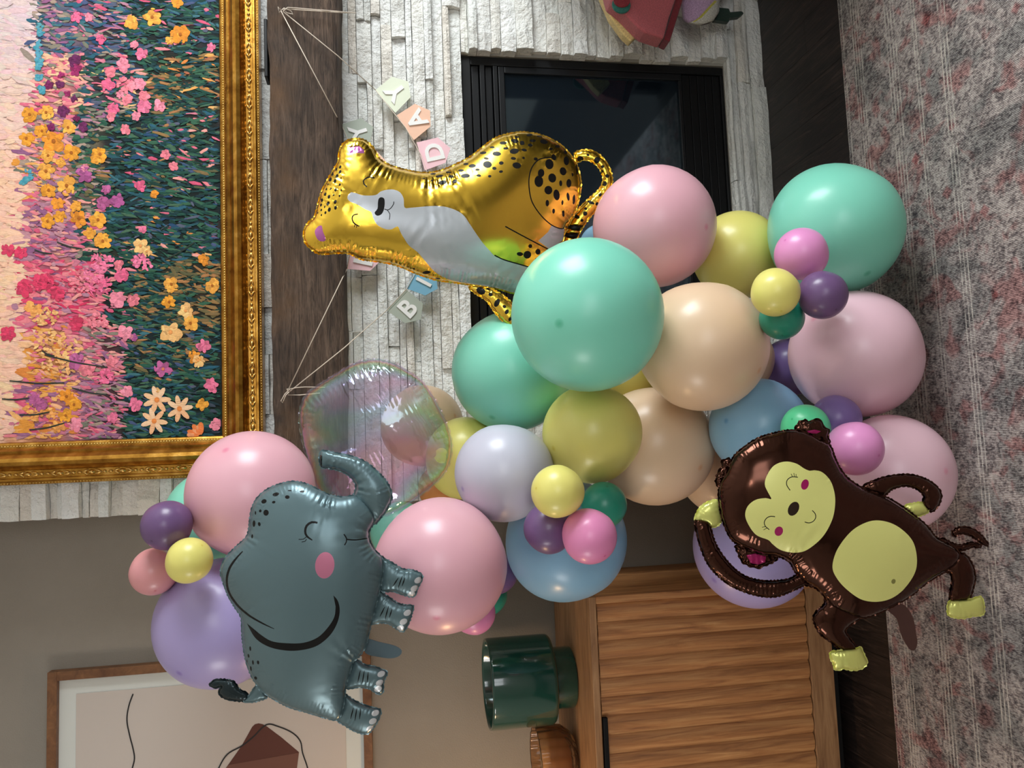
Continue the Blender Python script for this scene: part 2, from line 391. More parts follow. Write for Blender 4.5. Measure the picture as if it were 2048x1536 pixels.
# ---------------------------------------------------------------- gilt framed flower painting
YP = 2.082                                               # canvas plane
zi_ = float(PY(443, 400, YP)[2]); xi_ = float(PY(200, 881, YP)[0]); FW = .102
PX1, PZ1 = 1.53, 2.52
pt = empty('framed_painting', ((xi_+PX1)/2, 2.11, zi_-FW), 'large flower meadow painting in an ornate gold frame above the mantel', 'painting')
PL = Vector(pt.location)
m_gold = mat('gilt', (196, 142, 46), .34, 1.0)
g = NT(m_gold); v = g.obj(); n1 = g.noise(v, 30, 5); g.color(g.ramp(n1, [(.3, (128, 84, 30)), (.55, (176, 128, 54)), (.75, (206, 160, 84))])); g.bump(g.noise(v, 220, 2), .12, .002)
m_gold2 = mat('pale_gilt', (206, 168, 98), .3, 1.0); m_gold3 = mat('dark_gilt_recess', (84, 54, 20), .5, .8)
prof = [(-.002, .006), (.0, .010), (.004, .013), (.012, .014), (.016, .019), (.020, .026), (.026, .024), (.030, .030), (.038, .040), (.047, .044), (.056, .040), (.062, .030), (.066, .025), (.068, .021), (.086, .021), (.088, .026), (.093, .026), (.095, .019), (.102, .017), (.102, -.022)]
rect = [(xi_, zi_), (PX1, zi_), (PX1, PZ1), (xi_, PZ1)]; sg = [(-1, -1), (1, -1), (1, 1), (-1, 1)]
for k in range(4):                                       # four mitred mouldings
    V = []; F = []
    for (w, h) in prof:
        for q in (k, (k+1) % 4): V.append((rect[q][0]+sg[q][0]*w-PL.x, YP-h-PL.y, rect[q][1]+sg[q][1]*w-PL.z))
    for i in range(len(prof)-1): F.append((2*i, 2*i+1, 2*i+3, 2*i+2))
    link('frame_moulding', mesh('frame_moulding', V, F), pt, (m_gold,))
b = MB()                                                 # rows of tiny beads
def bead(x, y, z, r):
    b.add([(x-r,y,z),(x+r,y,z),(x,y,z-r),(x,y,z+r),(x,y-r,z)], [(0,2,4),(2,1,4),(1,3,4),(3,0,4)])
for off, h, r, step in ((.0085, .0135, .0024, .0068), (.0985, .0175, .0022, .0072)):
    for X in np.arange(xi_-off, PX1+off, step): bead(X-PL.x, YP-h-PL.y, zi_-off-PL.z, r)
    for Z in np.arange(zi_-off, 2.25, step): bead(xi_-off-PL.x, YP-h-PL.y, Z-PL.z, r)
b.build('beading', m_gold2, pt, True, kind='stuff')
b = MB()
def lobe(x, z, rx, rz, rot, h):
    n = 8; V = []
    for r_, hh in ((1, 0), (.55, .75)):
        for q in range(n):
            a = 2*math.pi*q/n; X = rx*r_*math.cos(a); Z = rz*r_*math.sin(a)
            V.append((x+X*math.cos(rot)-Z*math.sin(rot), -h*hh, z+X*math.sin(rot)+Z*math.cos(rot)))
    V.append((x, -h, z)); F = [(q, (q+1)%n, n+(q+1)%n, n+q) for q in range(n)]+[(n+q, n+(q+1)%n, 2*n) for q in range(n)]
    b.add(V, F)
lobe(0, 0, .010, .0065, 0, .007); lobe(-.013, .003, .010, .004, .45, .006); lobe(-.013, -.003, .010, .004, -.45, .006)
lobe(.016, .003, .012, .0035, -.35, .005); lobe(.017, -.003, .012, .0035, .35, .005); lobe(.031, 0, .006, .005, 0, .005); lobe(-.027, 0, .007, .004, .1, .005)
orn = b.make('leaf_ornament', True); orn.materials.append(m_gold2)
for k in range(int((PX1-xi_)/.072)):
    o = link('leaf_ornament', orn, pt); o.location = (xi_+.02+k*.072-PL.x, YP-.020-PL.y, zi_-.077-PL.z)
for k in range(9):
    o = link('leaf_ornament', orn, pt); o.location = (xi_-.077-PL.x, YP-.020-PL.y, zi_+.02+k*.072-PL.z); o.rotation_euler = (0, math.pi/2, 0)
m_sight = mat('black_sight_edge', (14, 10, 8), .6)
MB().box(xi_-PL.x-.004, PX1-PL.x, YP+.004-PL.y, YP+.02-PL.y, zi_-.004-PL.z, PZ1-PL.z).build('backing', m_sight, pt)
m_paint = mat('oil_paint', (200, 120, 110), .75, spec=.25)
g = NT(m_paint); at = g.n('ShaderNodeVertexColor', layer_name='paint'); v = g.obj()
g.color(g.mix(.25, at.outputs[0], g.ramp(g.noise(v, 120, 4), [(.3, (150,150,150)), (.7, (255,255,255))]), 'MULTIPLY')); g.bump(g.noise(g.obj((120, 1, 30)), 3, 4), .5, .003)
def pick(*cs): return random.choice(cs)
def zone(x, y):                                          # colours of the meadow, by place on the canvas
    e = float(np.interp(y, [-400, 0, 60, 150, 230, 330, 420, 520, 620, 700, 780, 880], [60, 66, 62, 72, 60, 40, 45, 40, 35, 55, 25, 20]))
    t = x-e+random.uniform(-14, 14)
    if t < 0:
        s = np.clip((y-60)/300, 0, 1)
        return tuple(np.array((218, 192, 192))*(1-s)+np.array((246, 196, 166))*s+np.random.uniform(-7, 7, 3))
    pk_ = [(232, 132, 140), (224, 110, 134), (214, 88, 120), (238, 160, 150), (206, 120, 140)]
    hot = [(224, 72, 108), (232, 96, 120), (214, 52, 92), (240, 130, 140)]
    mv = [(160, 104, 136), (182, 128, 148), (146, 92, 130), (196, 140, 150)]
    gr = [(28, 74, 62), (40, 88, 70), (22, 60, 62), (54, 98, 74), (20, 48, 56), (36, 82, 92), (18, 56, 48), (70, 104, 80)]
    tl = [(40, 92, 112), (34, 70, 104), (62, 110, 120), (70, 84, 120), (86, 92, 112)]
    og = [(228, 150, 60), (236, 168, 90), (240, 178, 110), (222, 134, 62)]
    ol = [(128, 104, 66), (150, 116, 70), (112, 100, 64), (172, 120, 74), (94, 92, 62)]
    gy = [(150, 134, 122), (136, 128, 112), (168, 144, 128), (120, 120, 104)]
    r = random.random()
    if y < 110:
        if x < 130: return pick(*mv, *gy, *tl)
        if x < 250: return pick(*tl, *gy, (92, 84, 128), *mv, *tl) if r < .85 else pick(*pk_)
        return pick(*gr, *gr, *tl) if r < .93 else pick(*pk_)
    if y < 225:
        if x < 165: return pick((240, 184, 146), (238, 192, 150), (232, 170, 140), *pk_) if r < .8 else pick(*gy)
        if x < 285: return pick(*tl, *gy, *pk_, (236, 190, 130), *gr) 
        return pick(*gr, *ol, *gr, (170, 100, 70)) if r < .94 else pick(*og)
    if y < 400:
        if x < 140: return pick(*mv, *gy, *og, *pk_, (216, 156, 140))
        if x < 215: return pick(*gr, *gy, *ol, *gr, *mv)
        return pick(*gr, *gr, *tl, *gr) if r < .9 else pick(*pk_, *ol)
    if y < 520:
        if x < 150: return pick(*mv, *pk_, (236, 170, 140), *mv)
        if x < 205: return pick(*pk_, *gy, *gr)
        return pick(*gr, *gr, *gr, *tl) if r < .92 else pick(*og, *pk_)
    if y < 650:
        if x < 205: return pick(*hot, *hot, *pk_, *pk_, *mv) if x > 20 else pick(*hot, (244, 180, 156))
        if x < 265: return pick(*pk_, *gr, *gr, *gr)
        return pick(*gr, *gr, *ol) if x < 335 else pick(*ol, *gr, *ol)
    if y < 760:
        if x < 130: return pick(*og, *og, *pk_, (244, 188, 140))
        if x < 250: return pick(*pk_, *mv, *pk_, *gy)
        return pick(*gr, *gr, *ol, *tl)
    if x < 160: return pick(*og, (244, 178, 130), *pk_, *mv)
    if x < 250: return pick(*mv, *pk_, *gy, *mv)
    return pick(*gr, (20, 40, 44), *tl, *gr) if x < 380 else pick((28, 48, 60), (60, 70, 84), *gr)
def canvas_pt(x, y, h):
    p = PY(x, y, YP); return (p[0]-PL.x, YP-h-PL.y, p[2]-PL.z)
CV = []; CF = []; CC = []
def dab(poly, c, h, inner=None):
    k = len(CV)
    for p in poly: CV.append(canvas_pt(p[0], p[1], h)); CC.append(c)
    q = np.mean(poly, 0); CV.append(canvas_pt(q[0], q[1], h+(.00005 if q[0] < 60 else .00028))); CC.append(inner or tuple(min(255, t*1.04+2) for t in c))
    n = len(poly); CF.extend((k+i, k+(i+1)%n, k+n) for i in range(n))
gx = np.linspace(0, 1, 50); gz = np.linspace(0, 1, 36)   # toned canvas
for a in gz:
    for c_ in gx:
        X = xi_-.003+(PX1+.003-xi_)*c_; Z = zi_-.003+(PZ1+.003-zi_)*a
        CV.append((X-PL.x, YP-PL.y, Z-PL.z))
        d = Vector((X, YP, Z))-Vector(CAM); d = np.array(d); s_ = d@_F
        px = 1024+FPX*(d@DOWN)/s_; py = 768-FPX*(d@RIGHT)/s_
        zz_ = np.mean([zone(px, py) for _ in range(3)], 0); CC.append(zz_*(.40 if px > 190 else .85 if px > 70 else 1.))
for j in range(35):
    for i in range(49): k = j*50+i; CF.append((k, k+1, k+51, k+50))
h = .0004
YMIN = max(min((y for y in np.arange(-400, 400, 4) if PY(x_, y, YP)[0] < PX1), default=0) for x_ in (-170, 100, 440))+4
def lim(x, y): return x < 442.5 and YMIN < y < 880.5
for it in range(14000):
    x = random.uniform(-170, 440); y = random.uniform(-330, 880)
    c = zone(x, y); sk = x < 60
    L = random.uniform(4, 17)*(1.6 if sk else 1); w = random.uniform(1.8, 4.6)*(1.6 if sk else 1); rot = random.gauss(.12, .28)
    if x > 180: L *= 1.15; w *= .8
    if x+L > 443: L = max(3, 442-x)
    if y+w > 881: continue
    P = ell(x, y, L, w, rot, 7)+np.random.uniform(-1.2, 1.2, (7, 2))
    if not all(lim(*p) for p in P): continue
    h += 1.2e-7; dab(P, c, h)
def flower(x, y, r, c, c2=None, lobes=6, deep=.2, stretch=1.):
    global h
    a0 = random.uniform(0, 6)
    if r > 16.5 and c2 is None:                          # a loose drift of blossom rather than one flower
        for k in range(int(r*2.2)):
            a = random.uniform(0, 6.28); q = r*math.sqrt(random.random()); h += 2e-7
            Q = ell(x+q*math.cos(a)*stretch*1.15, y+q*math.sin(a)*.9, random.uniform(2.5, 7), random.uniform(1.8, 4), random.gauss(.1, .6), 7)+np.random.uniform(-.8, .8, (7, 2))
            if all(lim(*p) for p in Q): dab(Q, tuple(np.clip(np.array(c)*random.uniform(.82, 1.12)+random.uniform(-6, 16), 0, 255)), h+.0004)
        return
    npet = random.choice((5, 6, 6, 7)) if r > 8 else 4
    for k in range(npet):
        a = a0+2*math.pi*k/npet+random.uniform(-.3, .3); rr = r*random.uniform(.85, 1.15); h += 3e-7
        Q = ell(x+.5*rr*math.cos(a)*stretch, y+.5*rr*math.sin(a), .55*rr, random.uniform(.32, .48)*rr, a, 9)+np.random.uniform(-.05*r, .05*r, (9, 2))
        Q[:, 0] = np.minimum(Q[:, 0], 442); Q[:, 1] = np.minimum(Q[:, 1], 880)
        dab(Q, tuple(np.clip(np.array(c)*random.uniform(.88, 1.08)+random.uniform(-4, 8), 0, 255)), h+.0004)
    for k in range(8):
        a = random.uniform(0, 6.28); q = r*random.uniform(.15, .95); h += 2e-7
        Q = ell(x+q*math.cos(a)*stretch, y+q*math.sin(a), r*random.uniform(.2, .42), r*random.uniform(.1, .2), a+random.uniform(.6, 2.4), 6)
        if all(lim(*p) for p in Q): dab(Q, tuple(np.clip(np.array(c)*random.uniform(.80, 1.10)+random.uniform(-4, 14), 0, 255)), h+.0007)
    if c2: h += 2e-7; dab(ell(x, y, r*.2, r*.2, 0, 7), c2, h+.0014)
z_ = 1/3.657
OR_ = [(1115,130,65),(965,170,50),(1320,255,66),(1295,20,45),(220,840,58),(340,825,54),(195,1015,58),(310,960,52),(395,1035,80),(500,935,54),(525,1120,62),(355,1140,52),(445,1195,38),(735,1130,58),(710,1165,44),(340,1255,64),(490,1360,70),(360,1395,54),(430,1490,48),(560,1510,42),(440,1580,48),(350,1620,52),(580,1600,66),(720,1610,58),(660,1710,46),(755,1765,60),(1255,2080,56),(1555,2090,52),(1240,2210,52),(1490,1905,42),(1395,2365,56),(1425,2610,50),(490,2900,60),(485,3040,52),(1480,2960,44),(545,2960,54),(1240,300,30),(1130,1420,30)]
for (a, c_, r) in OR_: flower(a*z_, c_*z_, r*z_, pick((240,158,48),(236,146,44),(246,170,70),(244,164,58)), (170,96,30) if r > 50 else None, 5)
for (a, c_, r) in [(430,2530,120),(430,2680,85),(330,2320,70),(250,2260,60),(300,3010,80),(430,3120,50)]: flower(a*z_, c_*z_, r*z_, pick((242,160,84),(246,176,110)), None, 4, .35, 1.3)
for (a, c_, r) in [(1360,2275,58),(1250,2430,84),(1450,2640,50),(1030,1800,52),(1075,1840,40),(1150,2925-60,30)]: flower(a*z_, c_*z_, r*z_, (248,190,120), (240,160,90), 4, .4)
PK = [(1035,400,45),(985,330,32),(1055,705,42),(930,730,42),(880,695,32),(1055,785,52),(1170,775,46),(835,795,42),(815,855,36),(920,950,42),(930,620,62),(1025,620,46),(790,620,52),(810,530,42),(1030,1360,42),(1215,1130,36),(1270,1215,36),(1545,350,36),(560,130,40),(650,130,32),(910,480,52),(740,290,36),(1000,850,34),(745,1920,72),(1045,1920,64),(870,1940,42),(890,2010,52),(700,2000,74),(600,2060,84),(720,2090,80),(980,2200,50),(720,2350,62),(1490,2530,56),(1545,2820,56),(930,2860,46),(820,2640,46),(1580,3105,46),(820,3055,42),(560,3105,52),(990,2955,52),(860,2190,60),(1045,1680,32),(920,2440,60),(760,2760,64),(640,2700,60),(620,1230,30)]
for (a, c_, r) in PK: flower(a*z_, c_*z_, r*z_, pick((236,116,150),(232,100,138),(240,138,158),(238,126,140)), None, 6)
for (a, c_, r) in [(330,2080,74),(300,2060,60),(420,2150,54),(180,2110,60),(60,1830,50),(150,1850,50),(60,2440,60),(560,2370,54)]: flower(a*z_, c_*z_, r*z_, (218,60,96), None, 5, .35)
for (a, c_, r) in [(620,1280,58),(860,1470,52),(1195,2700,62),(560,2640,60),(760,1490,50),(780,1390,36),(980,2470,30),(250,2920,50),(300,2960,50)]: flower(a*z_, c_*z_, r*z_, pick((184,92,142),(172,84,140)), (220,120,90) if r == 62 else None, 5, .4)
for (a, c_, r) in [(550,450,48),(555,510,46),(465,815,44),(545,725,28),(440,620,32),(445,550,28),(560,865,28),(610,930,36),(380,930,30),(360,625,32),(495,690,24)]: flower(a*z_, c_*z_, r*z_, pick((104,34,84),(122,30,86),(150,36,92)), None, 4)
for (a, c_, r, w) in [(300,230,34,60),(280,350,36,60),(290,430,34,50),(285,490,28,36),(290,570,30,24),(310,660,30,26),(215,1280,38,40),(180,1330,40,30)]:
    for k in range(16):
        q = ell(a*z_+random.uniform(-.7, .7)*r*z_, c_*z_+random.uniform(-.8, .8)*w*z_, random.uniform(2.5, 6), random.uniform(2, 4.5), random.gauss(.1, .5), 7)+np.random.uniform(-.8, .8, (7, 2))
        h += 3e-7; dab(q, pick((76,156,172),(64,142,160),(92,160,172),(84,150,176)), h+.0003)
for (a, c_, r) in [(1150,2925-0,100),(1315,2990,96),(1130,3080,96)]:
    a, c_, r = a*z_, (c_)*z_, r*z_
    for k in range(7):
        an = 2*math.pi*k/7+random.uniform(-.15, .15); h += 5e-7
        dab(ell(a+.56*r*math.cos(an), c_+.56*r*math.sin(an), .5*r, .2*r, an, 9), pick((250,196,150),(248,186,138),(252,204,164)), h+.0008)
    dab(ell(a, c_, r*.2, r*.2, 0, 8), (238, 140, 70), h+.0013)
for k in range(6):
    an = math.pi+k*.62-1.5; h += 5e-7; P = ell(402+16*math.cos(an), 871-14*abs(math.sin(an)), 13, 6, an, 9)
    if all(lim(*p) for p in P): dab(P, pick((242,130,70),(246,160,110)), h+.0009)
for (x0, y0, x1, y1) in [(115,485,165,498),(70,500,105,508),(20,762,130,766),(90,710,215,735),(145,776,215,790),(5,798,60,796),(85,702,110,712),(330,520,390,485),(40,830,100,824),(60,860,130,846)]:
    h += 3e-7; dab(stroke([(x0, y0), ((x0+x1)/2, (y0+y1)/2+3), (x1, y1)], 2.4, 12), (46, 56, 48), h+.0006)
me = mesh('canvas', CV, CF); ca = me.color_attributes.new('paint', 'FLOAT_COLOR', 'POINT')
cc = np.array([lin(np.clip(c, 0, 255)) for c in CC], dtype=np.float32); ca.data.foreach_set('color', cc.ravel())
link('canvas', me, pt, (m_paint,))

# ---------------------------------------------------------------- sideboard
m_oak = mat('oak', (150, 108, 72), .5)
def wood(m, cols, sc, bs=.15):
    g = NT(m); v = g.obj(sc, True); n1 = g.noise(v, 6, 7, .6, 1.0); g.color(g.ramp(n1, cols)); g.bump(n1, bs, .002)
wood(m_oak, [(.28, (126, 88, 56)), (.5, (158, 116, 78)), (.75, (184, 142, 100))], (1.2, 12, 12))
m_oakv = mat('oak_upright_grain', (150, 108, 72), .5)
wood(m_oakv, [(.26, (126, 80, 48)), (.48, (176, 120, 72)), (.62, (194, 140, 88)), (.8, (216, 164, 108))], (13, 13, .8))
SX0, SX1, SY0, SZ0, SZ1 = -1.75, -.372, 1.9, .052, .700
sb = empty('sideboard', ((SX0+SX1)/2, 2.1, 0), 'low oak sideboard with fluted slatted doors against the taupe wall', 'sideboard')
SL = Vector(sb.location)
def sbox(name, m, x0, x1, y0, y1, z0, z1, par=None, bw=.0015, **kw):
    o = MB().box(x0-SL.x, x1-SL.x, y0-SL.y, y1-SL.y, z0-SL.z, z1-SL.z).build(name, m, par or sb, **kw); bevel(o, bw); return o
sbox('top_board', m_oak, SX0, SX1, SY0, 2.322, SZ1-.018, SZ1)
sbox('side_panel', m_oakv, SX1-.018, SX1, SY0, 2.322, SZ0, SZ1-.0182); sbox('side_panel', m_oakv, SX0, SX0+.018, SY0, 2.322, SZ0, SZ1-.0182)
sbox('bottom_rail', m_oak, SX0+.018, SX1-.018, SY0+.004, 2.32, SZ0, .116)
sbox('back_panel', m_oakv, SX0+.018, SX1-.018, 2.308, 2.32, .117, SZ1-.019)
sbox('plinth', mat('dark_plinth', (18, 15, 13), .8), SX0+.06, SX1-.06, SY0+.07, 2.28, 0.001, SZ0)
dx = SX1-.020
for d in range(2):
    ns = 14; sw = .0455
    dr = sbox('door', m_oakv, dx-ns*sw, dx, SY0+.012, SY0+.024, .119, SZ1-.022)
    for k in range(ns):
        xa = dx-k*sw; n = 8; P = []
        top = SZ1-.021-(.013 if 6 <= k <= 9 else 0)
        for q in range(n+1):
            u = q/n; P.append((xa-.0006-(sw-.0012)*u-SL.x, SY0+.011-.0075*math.sin(math.pi*u)**.8-SL.y, .119-SL.z))
        P += [(xa-sw+.0006-SL.x, SY0+.0125-SL.y, .119-SL.z), (xa-.0006-SL.x, SY0+.0125-SL.y, .119-SL.z)]
        o = MB().prism(P[::-1], (0, 0, top-.119)).build('slat', m_oakv, dr)
    sbox('finger_pull', m_blk, dx-10*sw, dx-6*sw, SY0-.001, SY0+.0115, SZ1-.0335, SZ1-.0215, dr, label='black recessed finger pull')
    dx -= ns*sw+.003

# glossy green planter and amber glass candle on the sideboard
m_green = mat('green_glaze', (20, 62, 52), .12, coat=.6)
gp = PZ(1157, 1352, .70); gy = gp[1]+.078; gx_ = float((PY(1060, 1360, gy))[0])
pl = empty('planter', (gx_, gy, .701), 'glossy dark green footed planter on the sideboard', 'planter')
R_ = 173/2/FPX*gy*1.0*.985
zt_ = float(PY(985, 1358, gy-R_)[2])-.701
zb_ = float(PY(1118, 1358, gy-R_)[2])-.701
m_in = mat('planter_inside', (16, 42, 36), .4)
MB().lathe([(R_*.5, zb_), (R_*.96, zb_), (R_*.995, zb_+.006), (R_, zb_+.012), (R_, zt_-.006), (R_*.99, zt_), (R_*.955, zt_), (R_*.94, zt_-.006), (R_*.94, zb_+.02), (0.001, zb_+.018)], n=64).build('bowl', m_green, pl, True)
MB().lathe([(.001, 0), (R_*.66, 0), (R_*.685, .004), (R_*.685, zb_)], n=48).build('foot', m_green, pl, True)
m_amb = mat('amber_glass', (216, 174, 134), .06)
bb = m_amb.node_tree.nodes['Principled BSDF']; bb.inputs['Transmission Weight'].default_value = .92; bb.inputs['IOR'].default_value = 1.3
m_wax = mat('candle_wax', (226, 206, 170), .6)
cp = PZ(1157, 1528, .70); Rc = .088
cn = empty('candle', (cp[0], cp[1]+.04, .701), 'ribbed amber glass candle bowl beside the green planter', 'candle')
V = []; F = []; n = 144
pr = [(.0, .0), (.60, 0), (.80, .010), (.97, .032), (1.0, .052), (1.0, .104), (.985, .107), (.965, .104), (.965, .052), (.93, .036), (.76, .016), (0, .012)]
for (r, z) in pr:
    for k in range(n):
        a = 2*math.pi*k/n; rr = Rc*r*(1+.05*abs(math.cos(a*10)) if r > .5 else 1); V.append((rr*math.cos(a), rr*math.sin(a), z))
for i in range(len(pr)-1):
    for k in range(n): F.append((i*n+k, i*n+(k+1)%n, (i+1)*n+(k+1)%n, (i+1)*n+k))
link('glass_bowl', mesh('glass_bowl', V, F, True), cn, (m_amb,))
MB().lathe([(.001, .0155), (Rc*.70, .018), (Rc*.90, .040), (Rc*.955, .056), (Rc*.955, .080), (.001, .081)], n=48).build('wax', m_wax, cn, True)
MB().tube([(0, 0, .080), (.001, .001, .086), (.005, .001, .091)], .0009, 5).build('wick', m_blk, cn)

# abstract framed print on the taupe wall
YA = 2.312
m_wal = mat('walnut_frame', (110, 72, 42), .45); wood(m_wal, [(.3, (88, 54, 30)), (.6, (120, 80, 48)), (.8, (140, 98, 62))], (5, 5, 5))
m_mat = mat('white_mount', (202, 204, 198), .7); m_prt = mat('beige_print', (190, 179, 170), .7)
m_br = mat('brown_print', (84, 40, 26), .7); m_br2 = mat('lighter_brown_print', (106, 66, 52), .7); m_ink = mat('black_ink', (26, 22, 22), .7)
ax1 = float(PY(200, 1335, YA)[0]); az1 = float(PY(97, 1440, YA)[2]); az0 = float(PY(744, 1440, YA)[2]); ax0 = ax1-.72
ar = empty('framed_print', ((ax0+ax1)/2, YA, az0), 'walnut framed abstract print with brown shape and black lines on the taupe wall', 'picture')
AL = Vector(ar.location); fw = .024
def abox(n, m, x0, x1, y0, y1, z0, z1): o = MB().box(x0-AL.x, x1-AL.x, y0-AL.y, y1-AL.y, z0-AL.z, z1-AL.z).build(n, m, ar); bevel(o, .001); return o
for q in ((ax0, ax1, az1-fw, az1), (ax0, ax1, az0, az0+fw), (ax0, ax0+fw, az0+fw, az1-fw), (ax1-fw, ax1, az0+fw, az1-fw)): abox('frame_side', m_wal, q[0], q[1], YA-.012, YA+.016, q[2], q[3])
abox('mount', m_mat, ax0+fw, ax1-fw, YA+.004, YA+.012, az0+fw, az1-fw)
pq = PY(152, 1388, YA+.002)
prt = abox('print', m_prt, ax0+fw+.05, float(pq[0]), YA+.002, YA+.0055, az0+fw+.05, float(pq[2]))
def flat(P, m, name, d): 
    z3 = 1/3.523; V = [PY(80+p[0]*z3, 1100+p[1]*z3, YA+.002-d) for p in P]
    MB().prism([(q[0]-AL.x, q[1]-AL.y, q[2]-AL.z) for q in V][::-1], (0, d*.8, 0)).build(name, m, prt if False else ar)
flat([(1230,1660),(1310,1536),(1420,1380),(1495,1246),(1515,1228),(1540,1222),(1570,1228),(1600,1245),(1700,1320),(1825,1425),(1800,1620),(1700,1740),(1420,1760)], m_br, 'brown_shape', .0006)
flat([(1250,1625),(1325,1515),(1824,1428),(1800,1620),(1700,1738),(1420,1758)], m_br2, 'light_brown_shape', .001)
for P in ([(655,1015),(625,1100),(612,1200),(632,1310),(655,1400),(665,1470),(650,1536),(620,1640),(640,1760)], [(1230,1640),(1260,1536),(1320,1440),(1420,1382),(1500,1320),(1595,1232),(1680,1245),(1780,1290),(1835,1350),(1850,1430),(1885,1536),(1900,1640)]):
    flat(stroke(P, 9, 18), m_ink, 'ink_line', .0014)

# ---------------------------------------------------------------- latex balloons of the garland
def latex(name, rgb, deep):
    m = mat('latex_'+name, rgb, .36, coat=.22, spec=.5)
    b = m.node_tree.nodes['Principled BSDF']; b.inputs['Coat Roughness'].default_value = .2
    g = NT(m); v = g.obj(); sx = g.n('ShaderNodeSeparateXYZ'); g.l(v, sx.inputs[0])
    d = g.math('SQRT', g.math('ADD', g.math('POWER', sx.outputs[0], 2.), g.math('POWER', sx.outputs[1], 2.)))
    d = g.math('ADD', d, g.math('MULTIPLY', g.math('LESS_THAN', sx.outputs[2], 0.), 2.))
    f = g.ramp(d, [(.0, (.85,.85,.85,1)), (.035, (.6,.6,.6,1)), (.07, (.12,.12,.12,1)), (.30, (0,0,0,1))])
    g.color(g.mix(f, lin(rgb), lin(deep)))
    # thin rubber lets some light through
    tr = g.n('ShaderNodeBsdfTranslucent'); tr.inputs[0].default_value = lin(rgb)
    mx = g.n('ShaderNodeMixShader'); mx.inputs[0].default_value = .12
    out = [n for n in m.node_tree.nodes if n.type == 'OUTPUT_MATERIAL'][0]
    g.l(g.b.outputs[0], mx.inputs[1]); g.l(tr.outputs[0], mx.inputs[2]); g.l(mx.outputs[0], out.inputs[0])
    return m
LX = dict(
 pink=latex('pink', (240,184,197), (232,122,156)), palepink=latex('pale_pink', (244,204,216), (238,154,180)), mint=latex('mint', (138,225,200), (66,176,136)),
 yellow=latex('yellow', (241,232,130), (220,200,66)), peach=latex('peach', (240,208,174), (230,168,114)), orchid=latex('orchid', (240,158,214), (212,92,170)),
 purple=latex('plum', (114,84,130), (70,44,84)), teal=latex('deep_teal', (44,150,124), (20,100,80)), spring=latex('spring_green', (98,222,162), (40,184,112)),
 blue=latex('blue', (142,190,222), (78,138,196)), lavender=latex('lavender', (182,168,220), (134,110,194)), violet=latex('violet', (138,114,180), (90,66,130)),
 lilac=latex('white_lilac', (208,208,224), (150,140,200)), rose=latex('rose', (240,148,196), (214,70,140)), coral=latex('coral_pink', (230,160,163), (208,96,110)),
 orange=latex('orange', (228,152,88), (200,110,50)))
nseg, nring = 48, 28; V = []; F = []
for i in range(nring+1):
    th = math.pi*i/nring; z = math.cos(th); r = math.sin(th)
    if z < 0: z *= 1.05; r *= 1-.03*math.sin(math.pi*min(1, -z))
    for k in range(nseg): a = 2*math.pi*k/nseg; V.append((r*math.cos(a), r*math.sin(a), z))
for i in range(nring):
    for k in range(nseg): F.append((i*nseg+k, (i+1)*nseg+k, (i+1)*nseg+(k+1)%nseg, i*nseg+(k+1)%nseg))
knot_me = MB().lathe([(.03, .03), (.05, .0), (.035, -.03), (.045, -.045), (.07, -.06), (.06, -.07), (.001, -.06)], (0, 0, -1.03), 12).make('knot', True)
BODY = {}
for k_, m_ in LX.items():
    BODY[k_] = mesh('balloon_'+k_, V, F, True); BODY[k_].materials.append(m_)
KN = {}
for k_, m_ in LX.items(): KN[k_] = knot_me.copy(); KN[k_].materials.append(m_)
def balloon(cx, cy, r, t, col, label, tip=None):
    off = np.array([cx-1024., cy-768.]); rho = np.hypot(*off); th0 = math.atan(rho/FPX); al = math.atan(r/FPX*math.cos(th0)); th = th0
    for _ in range(10): th -= ((math.tan(th+al)+math.tan(th-al))/2-rho/FPX)*math.cos(th)**2
    off = off/max(rho, 1e-6)*FPX*math.tan(th)
    c = PT(1024+off[0], 768+off[1], t); R = np.linalg.norm(c-CAM)*math.sin(al)
    tocam = (CAM-c)/np.linalg.norm(CAM-c)
    if tip:
        d = ray(*tip); d = d/np.linalg.norm(d); oc = CAM-c; bq = d@oc; disc = max(0, bq*bq-(oc@oc-R*R)); q = CAM+d*(-bq-math.sqrt(disc)); ax = (q-c)/R
    else:
        ax = np.random.uniform(-1, 1, 3); ax -= tocam*(ax@tocam); ax = ax/np.linalg.norm(ax)*.8+tocam*.6
    o = bpy.data.objects.new('balloon', BODY[col]); COL.objects.link(o); o.location = c; o.scale = (R, R, R)
    o.rotation_euler = Vector(ax).to_track_quat('Z', 'Y').to_euler()
    setprops(o, label, 'balloon', 'latex balloons of the garland')
    kn = bpy.data.objects.new('knot', KN[col]); COL.objects.link(kn); kn.parent = o
    return o
